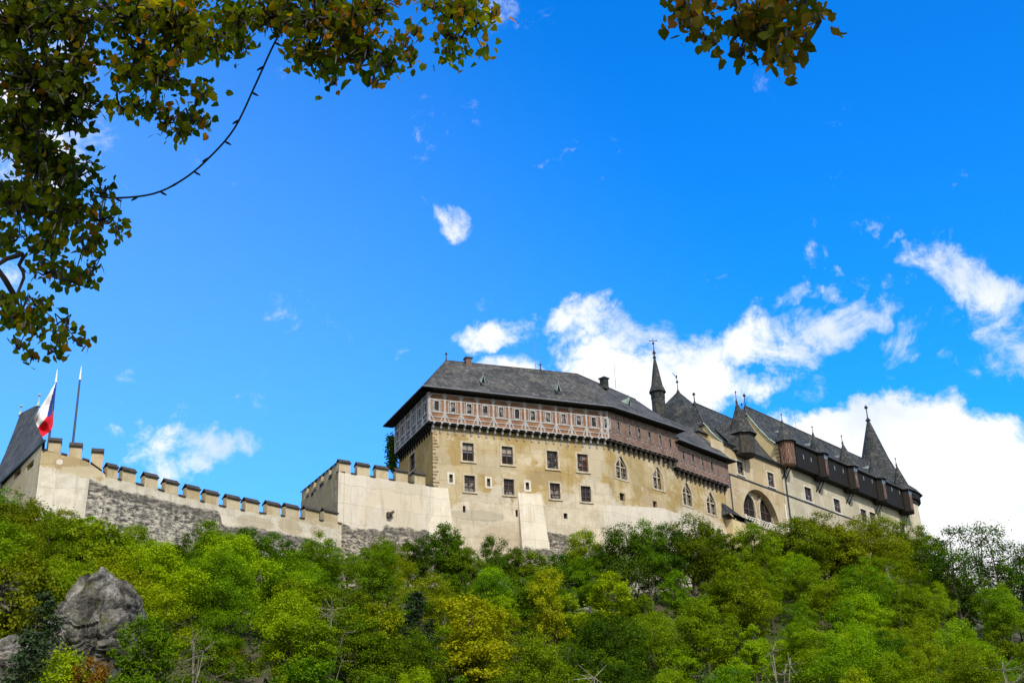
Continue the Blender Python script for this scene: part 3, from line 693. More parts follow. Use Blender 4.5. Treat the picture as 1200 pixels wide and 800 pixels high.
# climbing shrub on the far left edge and small lean-to
# ------------------------------------------------------------------ wing C (arch) and hall D
nb_ = np.array([-math.sin(math.radians(DIR)), math.cos(math.radians(DIR)), 0])
fC = Fac(T1+nb_*1.5, DIR, 0.)
ZC, ZCR = 67.2, 77.0
C0, C1 = 1.9, 20.7; HW = 6.6
wing = thing('castle_wing', 'beige castle wing with a large arched recess and half hipped dark slate roof', 'castle wing', tuple(fC.P(11, 44, -6)))
winsC = [pxhole(fC, *b) for b in ((863.8, 541, 871, 556), (899.8, 554, 907, 570))]
M['wing'] = plaster('wing plaster', (.43, .335, .205), (.56, .50, .39), None, None, 80., (.48, .39, .26))
M['hall'] = plaster('hall plaster', (.47, .425, .33), (.58, .53, .43), None, None, 80., (.42, .375, .28))
M['gable'] = plaster('yellow gable plaster', (.60, .49, .27), (.66, .58, .38), None, None, 80., (.56, .46, .26))
aL, _ = fC.uz(870.5, 597); aR, azb = fC.uz(913, 611); _, azt = fC.uz(886, 573); arcm = (aL+aR)/2; arad = (aR-aL)/2
azs = azt-arad; 
m_ = MB(); ARH = (aL-.3, aR+.3, azs-2.6, azt+.3)
panel(m_, fC, C0-4, C1, 40, ZC, winsC+[ARH], .35)
m_.build('wall', M['wing'], wing)
# arch ring filling the square opening
m_ = MB(); N = 24
arcp = [(arcm+arad*math.cos(math.pi*i/N), azs+arad*math.sin(math.pi*i/N)) for i in range(N+1)]
def sq(i):
    a = math.pi*i/N; c, s_ = math.cos(a), math.sin(a)
    X = arad+.3; Y = azt+.3-azs; k = min(X/abs(c) if abs(c) > 1e-6 else 1e9, Y/abs(s_) if abs(s_) > 1e-6 else 1e9); return (arcm+c*k, azs+s_*k)
for i in range(N):
    a, b, c, d = arcp[i], arcp[i+1], sq(i+1), sq(i)
    m_.face([fC.P(*d), fC.P(*c), fC.P(*b), fC.P(*a)], [d, c, b, a])
    m_.face([fC.P(*a), fC.P(*b), fC.P(*b, -1.3), fC.P(*a, -1.3)])
cn = [(arcm+arad+.3, azt+.3), (arcm-arad-.3, azt+.3)]
i1 = max(i for i in range(N+1) if sq(i)[0] >= arcm+arad+.3-1e-6); i2 = min(i for i in range(N+1) if sq(i)[0] <= arcm-arad-.3+1e-6)
m_.face([fC.P(*sq(i1)), fC.P(*cn[0]), fC.P(*sq(i1+1))], [sq(i1), cn[0], sq(i1+1)]); m_.face([fC.P(*sq(i2-1)), fC.P(*cn[1]), fC.P(*sq(i2))], [sq(i2-1), cn[1], sq(i2)])
for s_ in (-1, 1):
    ui = arcm+s_*arad; uo = arcm+s_*(arad+.3); a, b = min(ui, uo), max(ui, uo)
    m_.face([fC.P(a, azs-2.6), fC.P(b, azs-2.6), fC.P(b, azs), fC.P(a, azs)], [(a, azs-2.6), (b, azs-2.6), (b, azs), (a, azs)])
    m_.face([fC.P(ui, azs-2.6), fC.P(ui, azs), fC.P(ui, azs, -1.3), fC.P(ui, azs-2.6, -1.3)])
# back wall of the recess
m_.face([fC.P(aL-.4, azs-2.7, -1.3), fC.P(aR+.4, azs-2.7, -1.3), fC.P(aR+.4, azt+.4, -1.3), fC.P(aL-.4, azt+.4, -1.3)])
m_.build('arch_recess', M['wing'], wing)
def pointed(u0, u1, z0, zs, k=10, lift=1.05):
    w = u1-u0; pts = [(u0, z0), (u1, z0), (u1, zs)]
    for i in range(1, k): a = math.pi/2*i/k*.98; pts.append((u0+(w)*(math.cos(a*.667*1.0)-.0)*1.0 if False else (u0+u1)/2+(w/2)*(math.cos(a))**.85, zs+w*.62*lift*math.sin(a)))
    pts.append(((u0+u1)/2, zs+w*.66*lift))
    for p in pts[-2:2:-1]: pts.append((u0+u1-p[0], p[1]))
    pts.append((u0, zs)); return pts
fB = fC.shift(-1.3)
for xc in (877.5, 896.5):
    uc, _ = fB.uz(xc, 606); w = arad*.33
    zt = fB.uz(xc, {877.5: 587, 896.5: 591.5}[xc])[1]-w*.8
    inn = pointed(uc-w, uc+w, azs-3., zt); out = pointed(uc-w-.42, uc+w+.42, azs-3.2, zt)
    win = MB(); win.box(fB, uc-.08, uc+.08, azs-3, zt+w*1.2, .05, .16); win.box(fB, uc-w, uc-.08, zt-.1, zt+.06, .05, .15); win.box(fB, uc+.08, uc+w, zt-.1, zt+.06, .05, .15)
    wo = win.build('arched_window', M['frame'], wing)
    s_ = MB(); ring(s_, fB, out, inn, 0.01, .35); s_.build('surround', M['stone'], wo)
    p_ = MB(); p_.face([fB.P(*q, .04) for q in inn]); p_.build('pane', M['dark'], wo)
for h in winsC: window(wing, fC, h, 1, 2, 'frame', True, .35, sw=.24, surm='stone_white')
# string course and eaves
_, zst = fC.uz(852, 554); _, zst2 = fC.uz(960, 594); zst = (zst+zst2)/2
m_ = MB(); m_.box(fC, C0-.5, C1, zst-.09, zst+.09, -.02, .14); m_.build('string_course', M['iron'], wing)
m_ = MB(); m_.tube([fC.P(2.6, ZC-5.6, .15), fC.P(2.6, zst-9.5, .15)], .09, 6); m_.build('drainpipe', M['iron'], wing)
# gable wall with half hip, then roof
def halfhip(par, fc, ua, ub, ze, zr, hw, dg, zg, uh, wallmat, roofmat, zb, ov=.5, ub2=None):
    """ze eaves, zr ridge, gable top at depth dg / height zg, hip reaches ridge uh in from the gable"""
    gfc = Fac(fc.P(ua, 0), fc.ang+90, 0)     # runs back from the front corner
    prof = [(0, ze), (dg*.28, ze+(zg-ze)*.20), (dg*.62, ze+(zg-ze)*.55), (dg, zg), (2*hw-dg, zg), (2*hw-dg*.62, ze+(zg-ze)*.55), (2*hw-dg*.28, ze+(zg-ze)*.20), (2*hw, ze)]
    g_ = MB(); pts = [(0, zb)]+prof+[(2*hw, zb)]
    gp = lambda d, z, o=0.: fc.P(ua-o, z, -d)
    g_.face([gp(*p) for p in pts][::-1], [(p[0], p[1]) for p in pts][::-1])
    # coping thickness
    g_.build('gable_wall', M[wallmat], par)
    r_ = MB()
    L0 = [gp(d, z+.15) for d, z in prof]; L1 = [fc.P(ub, z+.15, -d) for d, z in prof]
    rg0 = fc.P(ua+uh, zr, -hw); rg1 = fc.P(ub, zr, -hw)
    e0_ = fc.P(ua, ze-.05, ov); e1_ = fc.P(ub, ze-.05, ov)
    r_.face([e0_, e1_, L1[0], L0[0]])
    for i in range(3): r_.face([L0[i], L1[i], L1[i+1], L0[i+1]])
    r_.face([L0[3], L1[3], rg1, rg0]); 
    lip = gp(dg-.5, zg-.35, .45); lip2 = gp(2*hw-dg+.5, zg-.35, .45)
    r_.face([lip2, lip, L0[3], L0[4]]); r_.face([L0[4], L0[3], rg0])
    for i in range(4, 7): r_.face([L1[i], L0[i], L0[i+1], L1[i+1]])
    r_.face([L1[4], rg1, rg0, L0[4]])
    ro = r_.build('roof', M[roofmat], par)
    c_ = MB(); c_.tube([gp(d-.0, z+.12, .12) for d, z in prof[:4]], .13, 5); c_.build('verge_flashing', M['copper'], ro)
    c_ = MB(); c_.tube([rg0, rg1], .12, 5); c_.tube([L0[3], rg0], .12, 5); c_.build('ridge_tile', M['slate'], ro)
    c_ = MB(); c_.box(fc, ua, ub, ze-.35, ze-.12, -.05, ov-.1); c_.tube([e0_, e1_], .1, 6); c_.build('gutter', M['iron'], ro)
    return ro, rg0, rg1
roC, rgC0, rgC1 = halfhip(wing, fC, C0, C1+.2, ZC, ZCR, HW, 3.4, 71.5, 2.8, 'gable', 'slate_dark', 52)
finial(roC, rgC0, 2.0, .3, .08)
# wooden turret with dormer roof on the wing
def prism(mb, fc, uc, o, z0, z1, r, n=6, mi=0, rot=0.):
    c = fc.P(uc, 0, o); mb.lathe((c[0], c[1], 0), [(r, z0), (r, z1)], n, mi, rot)
turret_angle = math.radians(DIR)
def turret(par, fc, uc, o, zb, zt, zap, r, wm, back=0., apo=0., finh=1.6, apu=0.):
    m_ = MB(); c = fc.P(uc, 0, o)
    m_.lathe((c[0], c[1], 0), [(r*.82, zb-.3), (r, zb), (r, zt)], 8, rot=math.radians(DIR+22.5))
    tb = m_.build('turret', M[wm], par)
    k = MB(); n = 8; R0 = [np.array([c[0]+(r+.55)*math.cos(math.radians(DIR+22.5)+2*math.pi*i/n), c[1]+(r+.55)*math.sin(math.radians(DIR+22.5)+2*math.pi*i/n), zt-.15]) for i in range(n)]
    ap = fc.P(uc+apu, zap, o+apo)
    R1 = [q+(ap-q)*.30-[0, 0, (zap-zt)*.07] for q in R0]
    for i in range(n):
        j = (i+1) % n; k.face([R0[i], R0[j], R1[j], R1[i]]); k.face([R1[i], R1[j], ap])
    k.face(R0[::-1], mi=1)
    rc = k.build('turret_roof', [M['slate_dark'], M['soffit']], tb)
    finial(tb, ap, finh, .17, .05).name = 'finial'
    return tb
uC, zCt = fC.uz(872, 512); 
uc_ = fC.uz(873, 520, 1.0)[0]
tb = turret(wing, fC, uc_, .6, fC.uz(874, 531, 1.5)[1], fC.uz(874, 508, 1.5)[1], fC.uz(870, 472, .5)[1], 2.1, 'greywood', apo=-.3, finh=2.)
m_ = MB(); zt_ = fC.uz(874, 508, 1.5)[1]
a_, b_, c_, d_ = fC.P(uc_-3.6, zt_-1.6, -.2), fC.P(uc_-1.2, zt_-.2, 1.6), fC.P(uc_, zt_+3.0, -2.), fC.P(uc_-3.2, zt_+1.5, -3.)
m_.face([a_, b_, c_, d_]); m_.face([a_, fC.P(uc_-3.6, zt_-3.2, -.2), fC.P(uc_-1.2, zt_-3.2, 1.2), b_]); m_.face([fC.P(uc_+1.5, zt_-.3, 1.), fC.P(uc_+4.6, ZC+.3, .1), fC.P(uc_+3, zt_+1.0, -3.), fC.P(uc_, zt_+3.0, -2.)])
m_.build('dormer_roof', M['slate_dark'], tb)
# balcony: balustrade, slab and small slate roof
m_ = MB(); bo = 2.2
bl, bz = fC.uz(874, 604, bo); br_, bz2 = fC.uz(917, 619, bo); zb_ = bz2-1.1
m_.box(fC, bl-4.2, br_, zb_-7, zb_, 0, bo-.15); m_.build('balcony_base', M['gable'], wing)
m_ = MB(); m_.box(fC, bl-.2, br_+.2, zb_, zb_+.22, -.0, bo+.1); bal0 = m_.build('balcony_slab', M['stone'], wing)
m_ = MB(); nbp = 15
m_.box(fC, bl, br_, zb_+1.18, zb_+1.34, bo-.16, bo+.04)
for i in range(nbp):
    u = bl+(br_-bl)*i/nbp; du = (br_-bl)/nbp
    m_.bar(fC, (u, zb_+.2), (u+du, zb_+1.2), .15, bo-.10, bo-.02); m_.bar(fC, (u+du, zb_+.2), (u, zb_+1.2), .15, bo-.115, bo-.03)
for i in range(4):
    u = bl+(br_-bl)*i/3; m_.box(fC, u-.2, u+.2, zb_+.2, zb_+1.5, bo-.2, bo+.08)
m_.build('balustrade', M['stone_white'], bal0)
m_ = MB(); tl, tz = fC.uz(853, 582, bo); eL, eZ = fC.uz(857, 606, bo)
ap = fC.P(tl+.4, tz, .3)
q0, q1, q2, q3 = fC.P(eL-.6, zb_+.6, bo+.5), fC.P(bl+1.6, zb_-.2+.6, bo+.5), fC.P(bl+1.8, zb_+.4, .05), fC.P(eL-.6, zb_+.6, .05)
mid = [q0+(ap-q0)*.35-[0, 0, .5], q1+(ap-q1)*.35-[0, 0, .5]]
m_.face([q0, q1, mid[1], mid[0]]); m_.face([mid[0], mid[1], ap]); m_.face([q1, q2, ap, mid[1]]); m_.face([q3, q0, mid[0], ap]); m_.build('porch_roof', M['slate_dark'], wing)

hall = thing('great_hall', 'long pale castle hall with black wooden hoarding and row of turrets below its slate roof', 'castle hall', tuple(fC.P(50, 48, -6)))
D0, D1 = 20.9, 78.; ZD, ZDR = 71.0, 80.9
winsD = even([pxhole(fC, *b) for b in ((943, 571.5, 951.5, 586.5), (977.4, 585, 984.8, 600), (1009.3, 597, 1015.6, 611.5), (1020, 600.5, 1026, 615), (1054.3, 612.5, 1060.5, 626))])
m_ = MB(); panel(m_, fC, D0, D1, 40, ZD, winsD, .35); fDend = Fac(fC.P(D1, 0), DIR+90, 0); panel(m_, fDend, 0, 2*HW, 40, ZD)
m_.build('wall', M['hall'], hall)
for h in winsD: window(hall, fC, h, 1, 2, 'frame', True, .35, sw=.3, surm='stone_white')
m_ = MB(); m_.box(fC, C1+.05, D1, zst-.09, zst+.09, -.02, .14); m_.build('string_course', M['iron'], hall)
m_ = MB(); pu = D0+.9; m_.tube([fC.P(pu-.5, ZC, .16), fC.P(pu, ZC-.6, .16), fC.P(pu, 50, .16)], .13, 6); m_.build('drainpipe', M['iron'], hall)
roD, rgD0, rgD1 = halfhip(hall, fC, D0, D1, ZD, ZDR, HW, 5.7, 78.6, 1.5, 'gable', 'slate_dark', 60)
finial(roD, rgD0, 2.6, .3, .08); finial(roD, rgD0-fC.t*1.3-[0, 0, 1.3], 1.6, .22, .06)
mast(roD, 933, 502, 478, ZDR, .05)
m_ = MB()
for i in range(9):
    z = 70.5-i*.75; a = rnd.uniform(.5, .9); m_.box(Fac(fC.P(D0, 0), DIR+90, 0), .02 if i % 2 else .0, .5+a*.5, z-.35, z, .0, .04)
m_.build('quoin_strip', M['stone'], hall)
# hoarding
HO = 1.5; hz0, hz1 = 67.4, 71.9
fH = fC.shift(HO)
hu0 = fH.uz(934, 540)[0]; hu1 = fH.uz(1070, 590)[0]
m_ = MB(); m_.box(fC, hu0, hu1, hz0, hz1, 0.0, HO); hb = m_.build('hoarding', M['hoard'], hall)
m_ = MB(); e0_, e1_ = fC.P(hu0-1., hz1-.05, HO+.45), fC.P(hu1+.8, hz1-.05, HO+.45); i0, i1_ = fC.P(hu0-1., hz1+2.4, -1.2), fC.P(hu1+.8, hz1+2.4, -1.2)
m_.face([e0_, e1_, i1_, i0]); m_.face([e1_-[0, 0, .15], e0_-[0, 0, .15], e0_-fC.n*.6-[0, 0, .15], e1_-fC.n*.6-[0, 0, .15]]); m_.face([e0_-[0, 0, .15], e1_-[0, 0, .15], e1_, e0_])
m_.build('hoarding_roof', M['slate_dark'], hb)
for (xs, y) in (((941.5, 950.5), 535), ((978, 988), 548), ((1012, 1022), 560), ((1045, 1054), 573)):
    for x in xs:
        u, z = fH.uz(x, y+(x-xs[0])*.38); m_ = MB(); m_.box(fH, u-.16, u+.16, z-.42, z+.42, -.05, .03); m_.build('loophole', M['steel'], hb)
tspec = [(928, 918.6, 494, 1.45, 549), (966.5, 954, 508, 1.5, 562), (1001, 988.7, 518.5, 1.55, 574), (1034, 1022, 537.5, 1.5, 587), (1065, 1051.8, 544.5, 1.6, 600)]
for i, (xb, xa, ya, r, yb) in enumerate(tspec):
    o = HO-.35 if i else 1.2
    ub = fC.uz(xb, yb-12, o+r*.6)[0]; zbm = fC.uz(xb, yb, o+r)[1]
    ua_, za_ = fC.uz(xa, ya, o-1.2)
    tb = turret(hall, fC, ub, o, hz0-.3, hz1-.1 if i else hz1-.35, za_, r, 'redwood' if i == 0 else 'hoard', apo=-1.2, finh=1.5, apu=(ua_-ub)*.75)
    if i:
        m_ = MB(); fT = fC.shift(o+r*.925); m_.box(fT, ub-r*.32, ub+r*.34, hz0+.1, hz1-1.3, -.05, .06); m_.build('shutter', M['redwood'], tb)
        m_ = MB(); m_.box(fT, ub-r*.36, ub-.05, hz1-1.3, hz1-.3, -.05, .07); m_.box(fT, ub+.2, ub+r*.45, hz1-1.2, hz1-.4, -.05, .065); m_.build('louvre', M['steel'], tb)
    m_ = MB()
    for s_ in (-.55, .55): m_.hexa([fC.P(ub+s_-.12, hz0-.3, o+.6), fC.P(ub+s_+.12, hz0-.3, o+.6), fC.P(ub+s_+.12, hz0-2.4, 0.02), fC.P(ub+s_-.12, hz0-2.4, .02)], [fC.P(ub+s_-.12, hz0-.3, o+.25), fC.P(ub+s_+.12, hz0-.3, o+.25), fC.P(ub+s_+.12, hz0-2.8, 0.0), fC.P(ub+s_-.12, hz0-2.8, .0)])
    m_.build('strut', M['hoard'], tb)
# copper dormer vents along the hall roof
for x in (914, 949, 984, 1017):
    u, z = fC.uz(x, {914: 506, 949: 521, 984: 535, 1017: 548}[x], -.9)
    vent(roD, fC.P(u, z-.5, -1.2), fC.P(u, z, -1.3), .5, .55, fC.n, 'lead')
for x, y in ((792, 471), (789, 484)): pass

# ------------------------------------------------------------------ round end tower
cT = fC.P(76.5, 0, -7.5); RT = 7.8
cxy = at_z(1034, 590, 70); kk = (fC.n@(fC.A-fC.n*7.0))/(fC.n@np.array([cxy[0], cxy[1], 0])); cT = np.array([cxy[0], cxy[1], 0])*kk
def scr(p):
    c = RM.T@np.array(p, float); return 600+F*c[0]/-c[2], 400-F*c[1]/-c[2]
def z_at(plan, y):
    d0, d1 = 20., 140.
    for _ in range(50):
        m = (d0+d1)/2
        if scr((plan[0], plan[1], m))[1] > y: d0 = m
        else: d1 = m
    return (d0+d1)/2
tower = thing('round_tower', 'round castle tower with tall pointed slate spire at the far right end', 'tower', (cT[0], cT[1], 46))
def edge_r(y, xt):
    z = z_at(cT, y); rr = 3.
    for _ in range(40):
        p = cT+fC.t*rr*.75-fC.n*0; r_ = RM[:, 0]*rr; x = scr((cT[0]+r_[0], cT[1]+r_[1], z))[0]; rr += (xt-x)*.06
    return z, rr
zE, RE = edge_r(584, 1075.5)
m_ = MB(); m_.lathe((cT[0], cT[1], 0), [(RE-.2, 40), (RE-.7, zE-.3)], 32); m_.build('wall', M['hall'], tower, smooth=True, weld=True)
m_ = MB(); zA = z_at(cT, 491.5); apx = at_z(1017, 491, zA)
d_ = math.hypot(*cT[:2])/math.hypot(*apx[:2]); 
apx = at_z(1017, 491, zA); apx = apx*(math.hypot(*cT[:2])-0)/math.hypot(*apx[:2]); 
n = 10; prof = [(1.0, 0, zE-.4), (.86, .04, zE+1.2), (.62, .16, None), (.35, .48, None), (0.02, 1, None)]
rings = []
for rr, k, z in prof:
    z = zE+(apx[2]-zE)*k if z is None else z; c_ = cT+(apx-cT)*((z-zE)/(apx[2]-zE)); c_[2] = z
    rings.append([np.array([c_[0]+(RE+.7)*rr*math.cos(2*math.pi*(i+.5)/n), c_[1]+(RE+.7)*rr*math.sin(2*math.pi*(i+.5)/n), z]) for i in range(n)])
for a, b in zip(rings, rings[1:]):
    for i in range(n): j = (i+1) % n; m_.face([a[i], a[j], b[j], b[i]])
m_.face(rings[0][::-1], mi=1)
m_.build('spire', [M['slate_dark'], M['soffit']], tower); finial(tower, apx, 3.4, .42, .1)
m_ = MB(); m_.lathe((cT[0], cT[1], 0), [(RE+.05, zE-1.9), (RE+.05, zE-.45)], 32); m_.build('parapet_band', M['hoard'], tower)

# ------------------------------------------------------------------ chapel turret and pyramid roofed tower behind the palace
def planpt(x, y, d):
    r_ = ray(x, y); h = math.hypot(r_[0], r_[1]); return r_*d/h
cA = planpt(794.5, 458, 216.)
pyr = thing('square_tower', 'square castle tower with dark pyramid slate roof behind the palace ridge', 'tower', (cA[0], cA[1], 50))
fA = Fac(cA, DIR, 0); hw = 9.5; zbA = cA[2]-12.5
m_ = MB(); m_.box(fA, -hw+.5, hw-.5, 50, zbA, -hw+.5, hw-.5); m_.build('wall', M['wing'], pyr)
m_ = MB(); q = [fA.P(-hw, zbA, hw), fA.P(hw, zbA, hw), fA.P(hw, zbA, -hw), fA.P(-hw, zbA, -hw)]; 
for i in range(4):
    a, b = q[i], q[(i+1) % 4]; slope(m_, a.copy(), b.copy(), cA.copy())
pr_ = m_.build('roof', M['slate_dark'], pyr)
fi = finial(pr_, cA, 2.2, .26, .06)
m_ = MB(); m_.bar(fA, (0, cA[2]+2.6), (-1.2, cA[2]+3.3), .12, -.03, .03); m_.bar(fA, (0, cA[2]+2.2), (-.0, cA[2]+2.9), .08, -.03, .03); m_.bar(fA, (-.3, cA[2]+2.5), (.1, cA[2]+3.1), .35, -.02, .02); m_.build('weather_vane', M['iron'], pr_)
cS = planpt(772, 476, 211.)
spire = thing('chapel_turret', 'slim round slate spire with lantern windows and a cross on top', 'spire', (cS[0], cS[1], 50))
zS = lambda y: z_at(cS, y)
rS = 1.22; z0_, z1_, z2_ = zS(476), zS(458.5), zS(410)
m_ = MB(); m_.lathe((cS[0], cS[1], 0), [(rS*1.0, z0_-14), (rS*1.0, zS(467.5)), (rS*1.08, zS(467)), (rS*1.0, zS(466)), (rS, z1_)], 12); m_.build('drum', M['slate_dark'], spire)
for a in range(12):
    an = 2*math.pi*(a+.5)/12; nrm = np.array([math.cos(an), math.sin(an)])
    if a % 2 == 0: continue
    fW = Fac((cS[0]+nrm[0]*rS*.97, cS[1]+nrm[1]*rS*.97), math.degrees(an)+90, 0); m_ = MB(); m_.box(fW, -.19, .19, zS(466), zS(460.5), -.02, .07); m_.build('lantern_window', M['dark'], spire)
m_ = MB(); m_.lathe((cS[0], cS[1], 0), [(rS*1.28, z1_-.25), (rS*1.2, z1_+.1), (rS*.86, z1_+(z2_-z1_)*.14), (rS*.48, z1_+(z2_-z1_)*.5), (rS*.14, zS(420)), (rS*.26, zS(419.3)), (rS*.26, zS(418.5)), (rS*.12, zS(417)), (.07, z2_)], 12); sp_ = m_.build('spire_cone', M['slate_dark'], spire)
finial(spire, (cS[0], cS[1], zS(412)), zS(400)-zS(412), .24, .06)
m_ = MB(); fX = Fac(cS, 0, 0); zt = zS(396.5); m_.box(fX, -.05, .05, zS(403), zt, -.05, .05); m_.box(fX, -.62, .62, zS(399.6), zS(399.6)+.1, -.045, .045)
for u in (-.62, .62): m_.box(fX, u-.1, u+.1, zS(399.6)-.06, zS(399.6)+.16, -.06, .06)
m_.build('cross', M['iron'], spire)

# ------------------------------------------------------------------ crenellated walls
ZW2 = 51.9
p_w2c = at_z(397, 541, ZW2); p_w2r = at_z(499, 557, ZW2); p_w2l = at_z(353, 577, ZW2)
def cren(par, fc, ua, ub, zt, merl, wm, zb, mh=1.4, thick=.85, capm='cap'):
    """wall body with top at zt-mh and separate merlons (list of u ranges) reaching zt; zt may be a function of u"""
    zf = zt if callable(zt) else (lambda u: zt)
    n = max(1, int(abs(ub-ua)/2)); us = [ua+(ub-ua)*i/n for i in range(n+1)]; m_ = MB(); cp = MB()
    for a, b in zip(us, us[1:]):
        za, zb2 = zf(a)-mh, zf(b)-mh
        m_.face([fc.P(a, zb), fc.P(b, zb), fc.P(b, zb2), fc.P(a, za)], [(a, zb), (b, zb), (b, zb2), (a, za)])
        m_.face([fc.P(a, za, -thick), fc.P(b, zb2, -thick), fc.P(b, zb, -thick), fc.P(a, zb, -thick)])
        
    w_ = m_.build('wall', M[wm], par)
    ms = sorted(merl); gaps = [(ua, ms[0][0])]+[(p[1], q[0]) for p, q in zip(ms, ms[1:])]+[(ms[-1][1], ub)]
    for a, b in gaps:
        if b-a < .25: continue
        za, zb2 = zf(a)-mh, zf(b)-mh; cp = MB(); c = [fc.P(a+.02, za+.005, .12), fc.P(b-.02, zb2+.005, .12), fc.P(b-.02, zb2+.005, -thick-.1), fc.P(a+.02, za+.005, -thick-.1)]; cp.hexa(c, [x+[0, 0, .16] for x in c])
        cp.build('coping', M[capm], w_)
    merl = [(a+.10 if a > ua+.3 else a, b-.10) for a, b in merl]
    for a, b in merl:
        k = MB(); u = (a+b)/2; z1 = zf(u); za, zb2 = zf(a)-mh, zf(b)-mh
        k.hexa([fc.P(a, za, 0), fc.P(b, zb2, 0), fc.P(b, z1, 0), fc.P(a, z1, 0)], [fc.P(a, za, -thick), fc.P(b, zb2, -thick), fc.P(b, z1, -thick), fc.P(a, z1, -thick)]); mo = k.build('merlon', M['merlon'], par)
        k = MB(); e = .05; k.hexa([fc.P(a-e, z1-.10, .16), fc.P(b+e, z1-.10, .16), fc.P(b+e, z1+.44, -thick*.5), fc.P(a-e, z1+.44, -thick*.5)], [fc.P(a-e, z1+.03, .22), fc.P(b+e, z1+.03, .22), fc.P(b+e, z1+.57, -thick*.5), fc.P(a-e, z1+.57, -thick*.5)])
        k.hexa([fc.P(a-e, z1-.10, -thick-.16), fc.P(b+e, z1-.10, -thick-.16), fc.P(b+e, z1+.435, -thick*.5-.01), fc.P(a-e, z1+.435, -thick*.5-.01)], [fc.P(a-e, z1+.03, -thick-.22), fc.P(b+e, z1+.03, -thick-.22), fc.P(b+e, z1+.56, -thick*.5-.01), fc.P(a-e, z1+.56, -thick*.5-.01)])
        k.build('cap', M[capm], mo)
fW2 = Fac(p_w2c, ang(p_w2c, p_w2r), 0.); LW2 = dist(p_w2c, p_w2r)
fW2L = Fac(p_w2l, ang(p_w2l, p_w2c), -dist(p_w2l, p_w2c)); LW2L = dist(p_w2l, p_w2c)
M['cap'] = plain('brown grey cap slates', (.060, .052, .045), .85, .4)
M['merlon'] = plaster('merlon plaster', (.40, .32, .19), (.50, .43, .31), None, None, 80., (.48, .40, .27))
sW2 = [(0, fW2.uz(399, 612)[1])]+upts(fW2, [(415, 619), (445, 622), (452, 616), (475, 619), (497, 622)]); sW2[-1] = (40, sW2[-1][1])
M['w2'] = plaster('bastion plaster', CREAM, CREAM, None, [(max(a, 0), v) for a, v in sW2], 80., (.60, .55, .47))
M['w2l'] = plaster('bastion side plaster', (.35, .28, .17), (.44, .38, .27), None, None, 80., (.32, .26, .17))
bast = thing('bastion', 'pale crenellated bastion wall between the palace corner and the long curtain wall', 'bastion', (p_w2c[0], p_w2c[1], 36))
def merl_px(fc, xs, y): return [(fc.uz(a, y)[0], fc.uz(b, y)[0]) for a, b in xs]
mw2 = merl_px(fW2, [(397.4, 411.5), (418, 434), (440, 456), (463, 478.5), (485, 499)], 548)
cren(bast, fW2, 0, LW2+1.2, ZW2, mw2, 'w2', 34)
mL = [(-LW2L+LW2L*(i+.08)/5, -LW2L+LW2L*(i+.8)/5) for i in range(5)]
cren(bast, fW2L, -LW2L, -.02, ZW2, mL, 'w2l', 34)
for x, y in ((366, 578.5), (376, 568.5), (387.5, 558)):
    u, z = fW2L.uz(x, y); m_ = MB(); m_.box(fW2L, u-.45, u+.45, z-.28, z+.28, -.4, .02); m_.build('loophole', M['dark'], bast)
u, z = fW2.uz(455, 604); m_ = MB(); m_.box(fW2, u-.3, u+.3, z-.3, z+.4, -.05, .5); m_.bar(fW2, (u, z), (u+.5, z+.5), .3, .1, .7); m_.build('waterspout', M['bark'], bast)
# bastion joins the palace: small timber sentry posts on its parapet
# long curtain wall, from the bastion corner leftwards (nearer the viewer)
dzW = None
pR = p_w2c + 0; Lr = math.hypot(pR[0], pR[1]); rr_ = ray(392, 604); zR_ = rr_[2]*Lr/math.hypot(rr_[0], rr_[1])-.3
pm = at_z(125, 543, zR_); pr2 = at_z(390, 602, zR_)
fW1 = Fac(pm, ang(pm, pr2), 0.); LW1 = dist(pm, pr2)+1.5
# left end slightly higher
pl = at_z(50, 517, zR_+2.1)
fW0 = Fac(pl, ang(pl, pm), -dist(pl, pm)); LW0 = dist(pl, pm)
mxs = [(120.5, 139), (145, 164), (169.5, 188.5), (194, 210.5), (219, 236)]; 
cx = [(0, 0)]
curtain = thing('curtain_wall', 'long crenellated curtain wall with grey rubble face and slate capped merlons', 'castle wall', ((pm[0]+pr2[0])/2, (pm[1]+pr2[1])/2, 30))
sC_ = upts(fW1, [(126, 569), (140, 575), (170, 580), (200, 588), (240, 597), (258, 600), (261, 616), (300, 619), (350, 628), (385, 639)]); sC_ = [(0, sC_[0][1])]+sC_[1:]+[(80, sC_[-1][1])]
M['w1'] = plaster('curtain plaster', (.42, .345, .215), (.59, .545, .455), [(0, zR_-1.8), (80, zR_-2.0)], sC_, 80., (.52, .46, .34), stonecol=((.10, .095, .09), (.30, .28, .25)), steep=.35,
    patches=[(*fW1.uz(300, 612), 3., .8, (.42, .36, .26), .7), (*fW1.uz(340, 617), 2., 1., (.42, .34, .22), .7), (*fW1.uz(150, 560), 5., .6, (.55, .51, .42), .8), (*fW1.uz(372, 624), 1.2, .9, (.38, .30, .2), .6)])
TP = [(131, 545), (152, 550), (178, 556.5), (202, 564), (227, 570.5), (249, 576.5), (274, 582), (296, 586), (321, 589.5), (343, 592.5), (366, 595.5), (388, 598)]
TU = [fW1.uz(x, y+2) for x, y in TP]
ml = [(fW1.uz(x-8.7, y)[0], fW1.uz(x+8.7, y)[0]) for x, y in TP]; ml[0] = (max(ml[0][0], .2), ml[0][1])
def zw1(u): return float(np.interp(u, [q[0] for q in TU], [q[1] for q in TU]))
cren(curtain, fW1, 0, LW1, zw1, ml, 'w1', 26, 1.28)
def zl(u): return zR_+2.1*(-u/LW0)**1.0 if u < 0 else zR_
